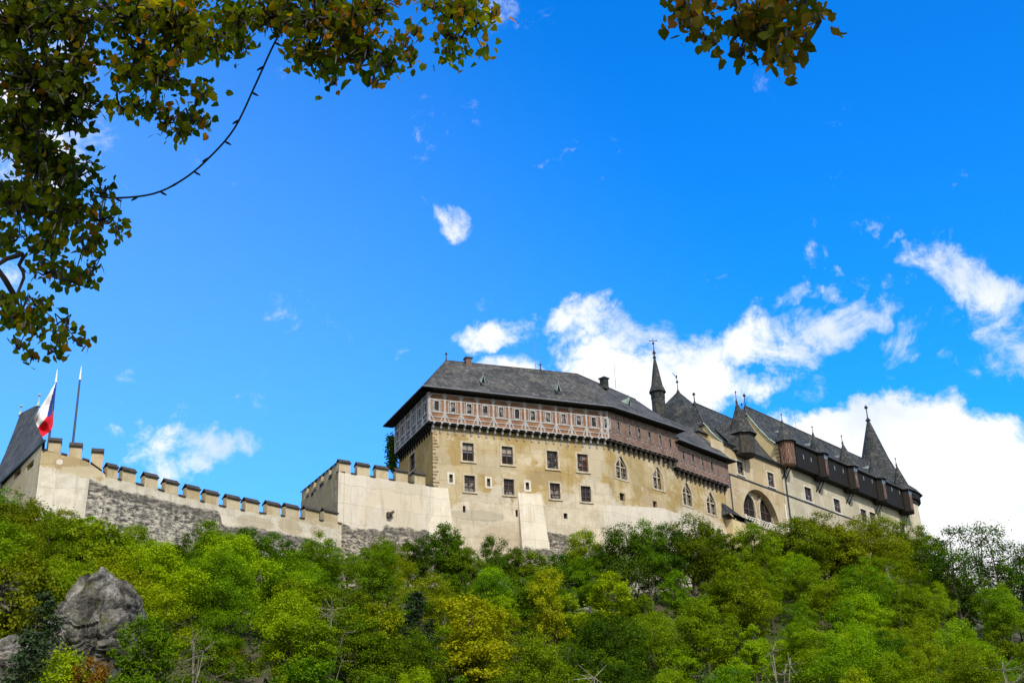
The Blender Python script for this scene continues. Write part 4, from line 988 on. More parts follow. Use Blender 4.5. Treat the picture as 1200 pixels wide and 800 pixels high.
ml0 = [(fW0.uz(a, y)[0], fW0.uz(b, y)[0]) for a, b, y in ((56, 73, 519), (80, 97.5, 525), (106, 122.5, 532))]
sA = [(0, 20.), (LW0*.60, 20.)]+[(LW0+fW0.uz(101, 560)[0], 20.0), (LW0+fW0.uz(102.5, 560)[0], fW0.uz(103, 561)[1]), (LW0, sC_[0][1]), (80, sC_[0][1])]
f00 = Fac(pl, fW0.ang, 0.)
cA_ = [(0, f00.uz(55, 547)[1]), (LW0*.9, f00.uz(110, 562)[1]), (80, f00.uz(110, 562)[1])]
T0_ = [f00.uz(x, y+2) for x, y in ((56, 512.5), (65, 515), (89, 520.5), (115, 527.5))]
def zw0(u): return float(np.interp(u, [q[0] for q in T0_]+[LW0], [q[1] for q in T0_]+[zw1(0)+.3]))
M['w0'] = plaster('corner plaster', (.37, .29, .16), (.61, .575, .50), cA_, sA[:1]+sA[2:], 80., (.42, .34, .20), stonecol=((.10, .095, .09), (.30, .28, .25)), steep=.35,
    patches=[(*f00.uz(92, 545), 2.6, .9, (.36, .27, .155), .9), (*f00.uz(105, 552), 3., .7, (.55, .49, .36), .6), (*f00.uz(70, 541), .35, .3, (.62, .58, .5), .9)])
cren(curtain, f00, 0, LW0, zw0, [(a+LW0, b+LW0) for a, b in ml0], 'w0', 26, 1.3)
# gatehouse at the far left: side wall and steep roof
pq = at_z(1, 574, zR_+2.1-.9); fG = Fac(pq, ang(pq, pl), -dist(pq, pl)); LG = dist(pq, pl)
gate = thing('gatehouse', 'gatehouse with steep concave grey slate roof at the left end of the wall', 'gatehouse', (pl[0]-6, pl[1]+4, 30))
M['gate'] = plaster('gatehouse plaster', (.47, .38, .235), (.6, .53, .4), None, None, 80., (.52, .44, .30))
zt = zR_+2.1-.4; hg = [pxhole(fG, *b) for b in ((17, 551, 24, 558), (22, 554, 27, 560), (31.5, 542, 39, 549))]
m_ = MB(); panel(m_, fG, -LG-8, -.02, 26, zt, hg[::2], .4); m_.build('wall', M['gate'], gate)
for h in hg[::2]: m_ = MB(); m_.box(fG, h[0], h[1], h[2], h[3], -.6, -.38); m_.build('loophole', M['dark'], gate)
def gz(x, y, back):
    P_ = fG.shift(-back); u, z = P_.uz(x, y); return P_.P(u, z)
ra, rb = gz(24, 484, 5.5), gz(45, 473.5, 5.5); zrr = (ra[2]+rb[2])/2
ea, eb = fG.P(-LG-8, zt, .6), fG.P(-.1, zt+.1, .6); ec, ed = fG.P(-.1, zt+.1, -11), fG.P(-LG-8, zt, -11)
eb = gz(53, 516, 0.); ec = gz(57, 520, 8.); ec[2] = zt; 
m_ = MB()
def conc(a, b, c, d=None):
    if d is None: d = c
    N_ = 5; rows = []
    for i in range(N_+1):
        k = i/N_; A_ = a+(d-a)*k; B_ = b+(c-b)*k; s_ = -1.3*math.sin(math.pi*k); A_ = A_+[0, 0, s_]; B_ = B_+[0, 0, s_]; rows.append((A_, B_))
    for (p, q), (r_, s2) in zip(rows, rows[1:]): m_.face([p, q, s2, r_])
conc(ea, eb, rb, ra); conc(eb, ec, rb.copy()); conc(ec, ed, ra, rb); conc(ed, ea, ra.copy())
gr = m_.build('roof', M['slate'], gate)
finial(gr, ra, 1.3, .22, .06, 'copper'); finial(gr, rb, 1.6, .22, .06, 'copper')
m_ = MB(); m_.tube([ea, eb], .14, 6); m_.tube([fG.P(fG.uz(6, 560)[0], zt-.1, .35), fG.P(fG.uz(6, 560)[0], 30, .35)], .16, 6); m_.build('gutter', M['iron'], gr)

# ------------------------------------------------------------------ flagpoles and flag
def pole(x0, y0, x1, y1, back, label, name='flagpole'):
    Pf = f00.shift(-back); u, zb = Pf.uz(x1, y1); base = Pf.P(u, zb-3.); zt_ = z_at(base, y0)
    top = at_z(x0, y0, zt_)*1.0; top = top*math.hypot(base[0], base[1])/math.hypot(top[0], top[1])
    base = np.array([base[0], base[1], base[2]]); tp = np.array([base[0], base[1], zt_])
    o = thing(name, label, 'flagpole', tuple(base)); m_ = MB(); k = base+(tp-base)*.93
    m_.tube([base, k], [.16, .11], 8); m_.build('pole', M['polemat'], o)
    m_ = MB(); m_.tube([k, tp+[0, 0, .9]], [.13, .02], 8); m_.build('spike', M['white'], o); return base, tp
M['polemat'] = plain('dark blue grey pole paint', (.04, .055, .085), .4, .15); M['white'] = plain('white paint', (.8, .8, .82), .4, .05)
fb_, ft_ = pole(67, 441, 57, 518, 2.0, 'left flagpole carrying the tricolour flag above the wall corner')
pole(95.5, 437, 85, 522, 2.0, 'bare flagpole without a flag, right of the flag on the wall')
# flag: white over red with a blue wedge at the hoist
dF = math.hypot(*fb_[:2])
def fp(x, y, k=1.0):
    r_ = ray(x, y); return r_*dF*k/math.hypot(r_[0], r_[1])
HTp, HBp, FTp, FBp = (66.0, 446.5), (61.8, 500.), (39.3, 490.), (49.5, 512.)
flag = MB(); nu, nv = 36, 24
def fpos(a, b):
    x = (HTp[0]*(1-a)+FTp[0]*a)*(1-b)+(HBp[0]*(1-a)+FBp[0]*a)*b; y = (HTp[1]*(1-a)+FTp[1]*a)*(1-b)+(HBp[1]*(1-a)+FBp[1]*a)*b
    x += 1.6*math.sin(a*math.pi)*b; y += 3*math.sin(a*math.pi)*(1-b)*.2
    return fp(x, y, 1-.0035*math.sin(a*9+b*5)*a-.002*math.sin(b*11+a*3)*a-.001)
for i in range(nu):
    for j in range(nv):
        a, b = (i+.5)/nu, (j+.5)/nv; mi = 2 if a < .5-abs(b-.5) and b < .62 else (0 if b < .5 else 1)
        flag.face([fpos(i/nu, (j+1)/nv), fpos((i+1)/nu, (j+1)/nv), fpos((i+1)/nu, j/nv), fpos(i/nu, j/nv)], [(i/nu, j/nv)]*4, mi)
fo = flag.build('flag', [plain('white flag cloth', (.75, .74, .78), .8, .05), plain('red flag cloth', (.62, .008, .02), .8, .1), plain('blue flag cloth', (.008, .035, .25), .8, .1)], None, smooth=True, weld=True)
tag(fo, 'white and red flag with blue wedge hanging from the left pole', 'flag')

# ------------------------------------------------------------------ terrain
foot = []
def ft_pt(x, y, fc, dz=0., o=2.): u, z = fc.uz(x, y, o); p = fc.P(u, z, o); foot.append((p[0], p[1], p[2]+dz))
ft_pt(2, 590, fG, -3); ft_pt(52, 615, f00, -4); ft_pt(110, 640, f00, -3); ft_pt(160, 660, fW1, -2); ft_pt(250, 650, fW1, -4); ft_pt(390, 660, fW1, -3)
ft_pt(470, 655, fW2, -4); ft_pt(530, 660, w1, -3); ft_pt(640, 672, w1, -3); ft_pt(720, 665, w2, -4); ft_pt(850, 645, w3, -5); ft_pt(950, 640, fC, -6); ft_pt(1075, 640, fC, -7)
foot.insert(0, (foot[0][0]-40, foot[0][1]-5, foot[0][2]-2)); foot.append((foot[-1][0]+30, foot[-1][1]+40, foot[-1][2]-8)); foot.append((foot[-1][0]+120, foot[-1][1]+70, foot[-1][2]-40))
FA = np.array(foot)
from mathutils import noise as mn
def ground(x, y):
    best = (1e18, 0, 0)
    for a, b in zip(FA, FA[1:]):
        d = b-a; L = d[0]**2+d[1]**2; k = max(0, min(1, ((x-a[0])*d[0]+(y-a[1])*d[1])/L)); px, py = a[0]+d[0]*k, a[1]+d[1]*k
        q = (x-px)**2+(y-py)**2
        if q < best[0]: best = (q, a[2]+d[2]*k, (d[0]*(y-py)-d[1]*(x-px)))
    ds = math.sqrt(best[0]); zf = best[1]
    if best[2] > 0:
        z = zf+min(ds*.12, 2)-max(0, ds-45)*.25; return max(z, -EYE-.5)+mn.noise(Vector((x*.05, y*.05, 2)))*.6
    k = .44
    z = zf-k*ds
    n_ = mn.noise(Vector((x*.045, y*.045, 0)))*1.9+mn.noise(Vector((x*.16, y*.16, 5)))*.5
    base = -EYE+mn.noise(Vector((x*.02, y*.02, 9)))*.05
    w_ = max(0., min(1., (z-base)/6.)); z = z+n_*w_
    h_ = z-base
    return base+(h_ if h_ > 2 else (2*math.exp((h_-2)/2) if h_ > -40 else 0))-(2*math.exp(-1)*0)
def axis(lo, hi, st, far):
    a = list(np.arange(lo, hi+.1, st)); s_ = st; v = lo; L_ = []
    while v > -far: s_ *= 1.45; v -= s_; L_.append(v)
    a = L_[::-1]+a; s_ = st; v = a[-1]
    while v < far: s_ *= 1.45; v += s_; a.append(v)
    return a
xs, ys = axis(-90, 150, 2.5, 4000), axis(-10, 290, 2.5, 4000)
vs = [(x, y, ground(x, y)+EYE) for y in ys for x in xs]; nx = len(xs)
fs = [(j*nx+i, j*nx+i+1, (j+1)*nx+i+1, (j+1)*nx+i) for j in range(len(ys)-1) for i in range(nx-1)]
me = bpy.data.meshes.new('hillside'); me.from_pydata(vs, [], fs); me.polygons.foreach_set('use_smooth', [True]*len(fs))
m, k, b = newmat('hillside ground'); P = obj_pos(k); n1 = k.noise(P, .25, 6, .65); n2 = k.noise(P, 2.5, 5, .7)
c = k.mix(k.mr(n1, .42, .6), (.045, .062, .014, 1), (.085, .068, .042, 1)); c = k.mix(k.mr(n2, .5, .7), c, (.022, .030, .008, 1))
k.put(b.inputs['Base Color'], c); b.inputs['Roughness'].default_value = 1; bump(k, b, n2, .8, .3); me.materials.append(m)
hill = bpy.data.objects.new('hillside', me); COL.objects.link(hill); tag(hill, 'wooded grassy hillside rising to the castle', None, None, 'structure')

# ------------------------------------------------------------------ rock outcrops
def rockmat():
    m, k, b = newmat('limestone'); P = obj_pos(k); Ps = k.vm('MULTIPLY', P, (1, 1, .8))
    n1 = k.noise(Ps, .55, 9, .72, dist=.8); n2 = k.noise(Ps, 2.2, 8, .75); n3 = k.noise(P, .22, 4, .6)
    c = k.ramp(n1, [(.37, (.022, .02, .018)), (.45, (.10, .095, .085)), (.54, (.21, .20, .18)), (.64, (.44, .42, .38))])
    c = k.mix(k.math('MULTIPLY', k.mr(n2, .50, .36), .8), c, (.04, .038, .036, 1))
    c = k.mix(k.math('MULTIPLY', k.mr(k.math('ADD', n3, k.math('MULTIPLY', k.math('SUBTRACT', n2, .5), .5)), .55, .62), .85), c, (.075, .085, .022, 1))
    k.put(b.inputs['Base Color'], c); b.inputs['Roughness'].default_value = .95; b.inputs['Specular IOR Level'].default_value = .1
    bump(k, b, k.math('ADD', n1, n2), 1., .35); return m
M['rock'] = rockmat()
def rock(name, label, c, size, seed, cat='rock', rz=0.):
    bm = bmesh.new(); bmesh.ops.create_icosphere(bm, subdivisions=7, radius=1.)
    for v in bm.verts:
        p = v.co.copy(); s_ = Vector((seed*3.1, seed, 0))
        w_ = p+Vector((mn.noise(p*2.1+s_), mn.noise(p*2.1-s_), mn.noise(p*2.1+s_*2)))*.22
        q1 = Vector((w_.x*1.5, w_.y*1.5, w_.z*3.2))+s_; v1 = mn.voronoi(q1)[0]; v2 = mn.voronoi(q1*2.3)[0]; v3 = mn.voronoi(q1*5.)[0]
        d = 1+.13*mn.fractal(p*1.1+s_, 1, 2, 3)+.17*min(.55, v1[1]-v1[0])+.08*min(.5, v2[1]-v2[0])+.035*min(.5, v3[1]-v3[0])-.10
        d += .045*mn.cell(Vector((w_.x*2., w_.y*2., w_.z*4.5))+s_)
        p = Vector((p.x*size[0], p.y*size[1], p.z*size[2]*(1 if p.z < .6 else 1))); v.co = p*d
    bm.normal_update(); me = bpy.data.meshes.new(name); bm.to_mesh(me); bm.free(); me.materials.append(M['rock'])
    o = bpy.data.objects.new(name, me); COL.objects.link(o); o.location = (c[0], c[1], c[2]+EYE); o.rotation_euler[2] = rz; return tag(o, label, cat)
def slope_hit(x, y, d0=55, d1=230):
    r_ = ray(x, y); h = math.hypot(r_[0], r_[1]); d = d0
    while d < d1:
        p = r_*d/h
        if ground(p[0], p[1]) > p[2]: return p, d
        d += 1.5
    return r_*d1/h, d1
RP = planpt(110, 740, 84.); zt_r = planpt(108, 668, 84.)[2]; zbr = planpt(108, 830, 84.)[2]
rock('rock_outcrop', 'tall grey limestone outcrop rising among the trees at lower left', (RP[0], RP[1]+1, (zt_r+zbr)/2-.6), (3.2, 4.2, (zt_r-zbr)/2+.9), 3)
RQ = planpt(14, 800, 78.); rock('rock_outcrop', 'low grey rock face at the bottom left corner', (RQ[0], RQ[1]+1, RQ[2]-.3), (3.0, 3., 3.1), 8)
RQ = planpt(5, 690, 92.); rock('rock_outcrop', 'small grey rock at the left edge beside the tall outcrop', (RQ[0], RQ[1]+1, RQ[2]-.8), (1.9, 3., 2.2), 12)
RQ, dq = slope_hit(690, 744); rock('rock_ledge', 'pale flat rock ledge in the gap among trees below the palace', (RQ[0], RQ[1]-6, RQ[2]+1.2), (3.6, 1.6, .9), 5)

# ------------------------------------------------------------------ trees
rt = random.Random(21)
LEAF = {
 'green': leafmat('mid green leaves', [(.040, .082, .001), (.090, .160, .002), (.160, .235, .003)], .35),
 'lime': leafmat('yellow green leaves', [(.080, .145, .001), (.160, .250, .002), (.260, .345, .003)], .38),
 'dark': leafmat('dark green leaves', [(.016, .042, .001), (.037, .082, .002), (.070, .128, .003)], .25, .02),
 'olive': leafmat('olive leaves', [(.068, .110, .001), (.130, .180, .002), (.200, .240, .004)], .33),
 'pine': leafmat('pine needles', [(.012, .022, .010), (.024, .042, .017), (.045, .070, .028)], .1, .02),
 'yellow': leafmat('yellowing leaves', [(.12, .155, .002), (.22, .26, .003), (.33, .34, .006)], .4, .03),
 'rust': leafmat('orange brown leaves', [(.09, .062, .006), (.16, .095, .008), (.22, .12, .010)], .35, .03),
}
def leafquad(V, Fc, C, p, s, r, col, nr=None):
    """folded leaf spray: two triangles sharing a midrib"""
    a = Vector((r.gauss(0, 1), r.gauss(0, 1), r.gauss(0, .55))).normalized()
    nrm = (nr*1.25+Vector((r.gauss(0, .30), r.gauss(0, .30), .5+r.gauss(0, .22)))).normalized() if nr is not None else Vector((r.gauss(0, .7), r.gauss(0, .7), 1.0)).normalized()
    b = a.cross(nrm).normalized(); i = len(V); d = Vector((0, 0, -.18*s))
    V += [p, p+a*s*.5+b*s*.36+d, p+a*s, p+a*s*.5-b*s*.36+d]; Fc += [(i, i+1, i+2, i+3)]; C.append(col)
def mesh_from(name, V, Fc, C, mat):
    me = bpy.data.meshes.new(name); me.from_pydata(V, [], Fc); at = me.color_attributes.new('Col', 'FLOAT_COLOR', 'CORNER')
    arr = np.zeros((len(Fc)*4, 4), np.float32); arr[:, 0] = np.repeat(np.array(C, np.float32), 4); arr[:, 3] = 1; at.data.foreach_set('color', arr.ravel())
    me.materials.append(mat); me.update(); return me
def make_tree(kind, seed, hgt, wid, base=.22, nleaf=9000, ls=.26, sparse=0.):
    """unit built at the origin: returns (trunk mesh, crown mesh); height hgt, crown width wid"""
    r = random.Random(seed); V, Fc, C = [], [], []; tr = MB()
    H_ = hgt; lean = Vector((r.uniform(-.05, .05), r.uniform(-.05, .05), 0))*H_
    tp = [np.array([lean.x*k*k, lean.y*k*k, H_*.88*k]) for k in (0, .2, .4, .6, .8, 1)]
    tw = .55 if sparse else 1.
    tr.tube(tp, [x*tw for x in [.028*H_*.8, .022*H_*.8, .018*H_*.7, .012*H_*.7, .007*H_, .003*H_]], 7)
    clumps = []
    if kind == 'pine':
        n = 26
        for i in range(n):
            k = .15+.85*i/n; z = H_*k; R_ = wid/2*(1-k)**.75*1.05+.15
            for j in range(6):
                a = r.uniform(0, 2*math.pi); rr = R_*r.uniform(.35, 1.); clumps.append((Vector((math.cos(a)*rr, math.sin(a)*rr, z-rr*.22)), max(.35, R_*.30), .28))
                if j < 2: tr.tube([np.array([0, 0, z*.98]), np.array([math.cos(a)*rr, math.sin(a)*rr, z-rr*.2])], [.05, .02], 4, cap=False)
    else:
        nl = r.randint(6, 8); lobes = []
        for i in range(nl):
            k = (i+.5)/nl; z = H_*(base+.14+(.80-base)*k); env = math.sin(math.pi*min(1, (.28+.62*k)))**.8
            a = i*2.4+r.uniform(-.5, .5); rr = wid*.5*env*r.uniform(.35, .75)
            if k > .9: rr *= .35
            lobes.append((Vector((math.cos(a)*rr, math.sin(a)*rr, z)), wid*r.uniform(.19, .29)))
        lobes.append((Vector((lean.x, lean.y, H_*.62)), wid*.30))
        for c_, R_ in lobes:
            st = tp[min(5, max(1, int(5*(c_.z/H_)*.75)))]
            md = (np.array(c_)+st)/2+np.array([0, 0, -.05*H_]); tr.tube([st, md, np.array(c_)], [.009*H_, .006*H_, .003*H_], 5, cap=False)
            for j in range(int(10+R_*5)):
                d = Vector((r.gauss(0, 1), r.gauss(0, 1), r.gauss(.22, .8))).normalized(); p = c_+Vector((d.x, d.y, d.z*.8))*R_*r.uniform(.72, 1.08)
                clumps.append((p, r.uniform(.34, .72)*R_*.66, .42))
                if sparse and r.random() < .5: tr.tube([np.array(c_), np.array(p)], [.03, .012], 3, cap=False)
    wsum = sum(q[1]**2 for q in clumps)
    for c_, R_, fl in clumps:
        if sparse and r.random() < sparse*.35: continue
        n = max(6, int(nleaf*(1-sparse*.6)*R_*R_/wsum)); hb = r.uniform(.1, .9)
        for _ in range(n):
            d = Vector((r.gauss(0, .5), r.gauss(0, .5), r.gauss(0, .5)*fl*1.6)); p = c_+d*R_
            if p.z < .4: continue
            leafquad(V, Fc, C, p, ls*r.uniform(.6, 1.3), r, min(1, max(0, hb*.55+r.uniform(0, .45))), d.normalized()*.8+(c_-Vector((0, 0, H_*.45))).normalized()*.5)
    me = mesh_from('crown', V, Fc, C, LEAF['green'])
    t_ = bpy.data.meshes.new('trunk'); t_.from_pydata(tr.v, [], tr.f); t_.materials.append(M['bark'])
    return t_, me
PROTO = {}
def protos(cls, n, **kw):
    PROTO[cls] = [make_tree(kw.get('kind', 'leaf'), 100*i+hash_(cls), kw['h']*(1+.06*i), kw['w']*(1+.05*((i*2) % 3-1)), kw.get('base', .2), kw.get('nleaf', 9000), kw.get('ls', .26), kw.get('sparse', 0.)) for i in range(n)]
def hash_(s): return sum(ord(c)*(i+3) for i, c in enumerate(s))
protos('broad', 6, h=9.5, w=7.4, nleaf=21000, ls=.18)
protos('slim', 3, h=9., w=4.6, nleaf=11000, ls=.19)
protos('shrub', 4, h=4.2, w=5.0, base=-.1, nleaf=9000, ls=.17)
protos('pine', 3, kind='pine', h=10., w=5.2, nleaf=16000, ls=.18)
protos('sparse', 3, h=9.5, w=6.5, nleaf=15000, ls=.15, sparse=.7)
PROTO['snag'] = []
for i in range(2):
    t_, c_ = make_tree('leaf', 900+i, 9.5, 5.5, .2, 900, .14, .9); t_.materials.clear(); t_.materials.append(M['barkgrey']); PROTO['snag'].append((t_, c_))
TREES = []
def place(cls, color, x, y, h, z=None, wk=1.):
    i = rt.randrange(len(PROTO[cls])); base_h = {'broad': 9.5*(1+.06*i), 'slim': 9*(1+.06*i), 'shrub': 4.2*(1+.06*i), 'pine': 10*(1+.06*i), 'sparse': 9.5*(1+.06*i), 'snag': 9.5}[cls]
    s_ = h/base_h; z = ground(x, y)-.15 if z is None else z
    TREES.append(dict(cls=cls, i=i, color=color, x=x, y=y, z=z, s=s_, h=h, wk=wk*rt.uniform(.92, 1.12), rz=rt.uniform(0, 6.28)))
# upper row, tops at the height where they meet the walls: (x, y of the crown top, class, colour, metres in front)
TOP = [(8, 583, 'broad', 'green', 118), (28, 592, 'broad', 'olive', 116), (48, 600, 'shrub', 'green', 113), (72, 607, 'broad', 'green', 110), (98, 606, 'slim', 'olive', 110), (120, 622, 'shrub', 'green', 112), (136, 640, 'shrub', 'olive', 114),
       (182, 645, 'shrub', 'dark', 128), (205, 638, 'slim', 'green', 130), (232, 624, 'broad', 'dark', 130), (262, 628, 'broad', 'green', 132), (290, 623, 'broad', 'dark', 134), (318, 626, 'slim', 'green', 136), (340, 632, 'slim', 'dark', 140), (362, 642, 'slim', 'green', 143), (385, 648, 'broad', 'green', 146),
       (408, 648, 'broad', 'green', 148), (428, 640, 'slim', 'green', 150), (450, 634, 'broad', 'green', 150), (478, 632, 'slim', 'dark', 152), (497, 630, 'broad', 'dark', 152), (521, 616, 'slim', 'green', 153), (545, 645, 'broad', 'green', 152), (580, 630, 'broad', 'dark', 154), (603, 640, 'slim', 'green', 155),
       (628, 652, 'shrub', 'green', 157), (655, 656, 'shrub', 'dark', 159), (684, 655, 'broad', 'green', 158), (708, 640, 'slim', 'dark', 160), (728, 622, 'broad', 'dark', 160), (756, 612, 'broad', 'green', 162), (780, 616, 'broad', 'dark', 165), (806, 612, 'broad', 'green', 168), (833, 620, 'slim', 'dark', 171), (850, 625, 'slim', 'green', 173),
       (880, 614, 'broad', 'green', 178), (905, 628, 'slim', 'lime', 180), (930, 612, 'broad', 'olive', 184), (957, 608, 'broad', 'olive', 188), (985, 616, 'slim', 'olive', 191), (1005, 612, 'broad', 'olive', 194), (1035, 608, 'broad', 'olive', 197), (1062, 614, 'broad', 'olive', 200), (1085, 628, 'slim', 'green', 202),
       (1108, 618, 'sparse', 'dark', 176), (1135, 614, 'sparse', 'dark', 178), (1162, 626, 'sparse', 'dark', 180), (1192, 640, 'sparse', 'dark', 182), (1215, 634, 'sparse', 'dark', 184)]
for x, y, cls, colr, d in TOP:
    lim = 13. if cls != 'shrub' else 8.
    for _ in range(14):
        p = planpt(x, y, d); g_ = ground(p[0], p[1]); h = p[2]-g_
        if h <= lim: break
        d += 1.
    h = max(2.6, h)
    place(cls, colr, p[0], p[1], h, p[2]-h)
# slope below: jittered rows
kinds = ['broad']*7+['slim']*3+['shrub']*3
def colour_at(sx, sy, r):
    w = {'green': 5.5, 'dark': 2., 'lime': 1.8, 'olive': 1.2, 'yellow': .18, 'rust': .08}
    if sx > 820: w.update(lime=5., dark=.5, green=4.)
    if 180 < sx < 330: w.update(lime=3.2)
    if sx > 1000 and sy < 690: w.update(olive=3.5)
    if sx < 160: w.update(olive=3., green=4.)
    t_ = sum(w.values()); q_ = r.uniform(0, t_)
    for k_, v_ in w.items():
        q_ -= v_
        if q_ <= 0: return k_
    return 'green'
pts = [(T_['x'], T_['y']) for T_ in TREES]
for d in np.arange(60, 214, 4.4):
    half = d*.475; x = -half+rt.uniform(0, 3)
    while x < half:
        px, py = x+rt.uniform(-1.3, 1.3), math.sqrt(max(1, d*d-x*x))+rt.uniform(-1.6, 1.6)
        x += 5.6
        g_ = ground(px, py)
        if g_ < .5: continue
        # only in front of the walls
        fr = True
        for a, b_ in zip(FA, FA[1:]):
            if a[0] <= px <= b_[0]:
                yy = a[1]+(b_[1]-a[1])*(px-a[0])/(b_[0]-a[0]); fr = py < yy-7
        if not fr: continue
        if any((px-a)**2+(py-b_)**2 < 15 for a, b_ in pts): continue
        sx, sy = scr((px, py, g_+5))
        # keep the rock, its foot and the stony gap open
        if (45 < sx < 172 and 672 < sy < 830 and d < 90): continue
        if sx < 45 and 700 < sy and d < 84: continue
        if 655 < sx < 735 and 700 < sy < 775 and d > 88 and d < 125 and rt.random() < .8: continue
        if sy > 850 or sx < -60 or sx > 1260: continue
        c_ = rt.choice(kinds); h = {'broad': rt.uniform(6.5, 10), 'slim': rt.uniform(6.5, 9.5), 'shrub': rt.uniform(3.2, 5)}[c_]
        place(c_, colour_at(sx, sy, rt), px, py, h); pts.append((px, py))
# named individuals the photograph shows
def special(x, ytop, d, cls, colr, wk=1., hmin=3.):
    while True:
        p = planpt(x, ytop, d); g_ = ground(p[0], p[1]); h = p[2]-g_
        if h <= 11.5 or d > 215: break
        d += 2
    h = max(hmin, h); place(cls, colr, p[0], p[1], h, p[2]-h, wk)
special(488, 690, 100, 'pine', 'pine', 1.15); special(55, 690, 74, 'pine', 'pine', .9); special(40, 735, 70, 'pine', 'pine', 1.)
special(551, 700, 102, 'slim', 'yellow', 1.25); special(641, 668, 118, 'slim', 'yellow', .8); special(715, 672, 120, 'slim', 'lime'); special(78, 764, 70, 'slim', 'lime', .8, 2.); special(103, 768, 69, 'slim', 'rust', .6, 2.)
special(30, 665, 90, 'shrub', 'olive', .8); special(445, 708, 103, 'slim', 'olive'); special(1000, 784, 84, 'slim', 'yellow', .8)
special(870, 668, 112, 'broad', 'lime'); special(1008, 662, 118, 'broad', 'green'); special(230, 655, 112, 'broad', 'lime')
special(386, 700, 100, 'snag', 'olive'); special(690, 772, 80, 'snag', 'olive'); special(1178, 770, 80, 'snag', 'olive'); special(232, 735, 84, 'snag', 'green'); special(1040, 655, 130, 'snag', 'olive'); special(172, 724, 78, 'slim', 'green', .8); special(70, 670, 92, 'broad', 'olive'); special(908, 745, 84, 'snag', 'olive')
CLS = {'snag': 'pale barked bare tree', 'broad': 'broad leafy tree', 'slim': 'slender leafy tree', 'shrub': 'low bushy shrub', 'pine': 'dark conifer', 'sparse': 'thin bare limbed tree'}
CN = {'green': 'mid green', 'lime': 'bright yellow green', 'dark': 'dark green', 'olive': 'olive green', 'pine': 'dusky', 'yellow': 'yellowing', 'rust': 'orange brown'}
def zone(sx):
    for lim, nme in ((60, 'gatehouse'), (170, 'wall corner'), (390, 'curtain wall'), (500, 'bastion'), (710, 'palace front'), (860, 'palace right half'), (925, 'arched wing'), (1085, 'turreted hall')):
        if sx < lim: return nme
    return 'right hand cloud'
def row(sy): return 'high under' if sy < 690 else ('halfway down below' if sy < 760 else 'lowest down below')
for T_ in TREES:
    T_['sx'], T_['sy'] = scr((T_['x'], T_['y'], T_['z']+T_['h']*.75)); T_['key'] = (T_['cls'], T_['color'], row(T_['sy']), zone(T_['sx']))
NAME = {'snag': 'bare_tree', 'broad': 'broadleaf_tree', 'slim': 'slender_tree', 'shrub': 'shrub', 'pine': 'conifer', 'sparse': 'sparse_tree'}
CATS = {'snag': 'tree', 'broad': 'tree', 'slim': 'tree', 'shrub': 'shrub', 'pine': 'conifer', 'sparse': 'tree'}
ordn = ['leftmost', 'second from left', 'third from left', 'fourth from left', 'fifth from left', 'sixth from left', 'seventh from left', 'eighth from left', 'ninth from left', 'tenth from left']
from collections import defaultdict
dd = defaultdict(list)
for T_ in TREES: dd[T_['key']].append(T_)
for key, lst in dd.items():
    lst.sort(key=lambda q: q['sx'])
    for n_, T_ in enumerate(lst):
        cls, colr, rw, zn = key; pos = (', '+ordn[min(n_, 9)]) if len(lst) > 1 else ''
        T_['label'] = f"{CN[colr]} {CLS[cls]} {rw} {zn}{pos}"
def trunkmesh(cls, i): return PROTO[cls][i][0]
for T_ in TREES:
    o = bpy.data.objects.new(NAME[T_['cls']], None); COL.objects.link(o); o.empty_display_size = .5
    o.location = (T_['x'], T_['y'], T_['z']+EYE); o.rotation_euler[2] = T_['rz']; o.scale = (T_['s']*T_['wk'], T_['s']*T_['wk'], T_['s'])
    tag(o, T_['label'], CATS[T_['cls']], {'snag': 'bare pale trees on the castle slope', 'broad': 'broadleaf trees on the castle slope', 'slim': 'slender trees on the castle slope', 'shrub': 'shrubs on the castle slope', 'pine': 'conifers on the castle slope', 'sparse': 'thin trees on the right skyline'}[T_['cls']])
    for nm, me_ in (('trunk', trunkmesh(T_['cls'], T_['i'])), ('crown', PROTO[T_['cls']][T_['i']][1])):
        c_ = bpy.data.objects.new(nm, me_); COL.objects.link(c_); c_.parent = o
        if nm == 'crown': c_.material_slots[0].link = 'OBJECT'; c_.material_slots[0].material = LEAF[T_['color']]
# undergrowth over the slope
V, Fc, C = [], [], []; ru = random.Random(5)
for _ in range(90000):
    d = 58+150*ru.random(); x = ru.uniform(-.48, .48)*d; y = math.sqrt(d*d-x*x); g_ = None
    if len(V) > 4*60000: break
    if mn.noise(Vector((x*.12, y*.12, 3))) < -.25: continue
    g_ = ground(x, y)
    if g_ < 0: continue
    leafquad(V, Fc, C, Vector((x, y, g_+EYE+ru.random()**2*1.4)), ru.uniform(.25, .5), ru, ru.random())
me = mesh_from('undergrowth', V, Fc, C, LEAF['dark']); ug = bpy.data.objects.new('undergrowth', me); COL.objects.link(ug); tag(ug, 'tangled low undergrowth covering the slope between the trees', 'undergrowth', None, 'stuff')
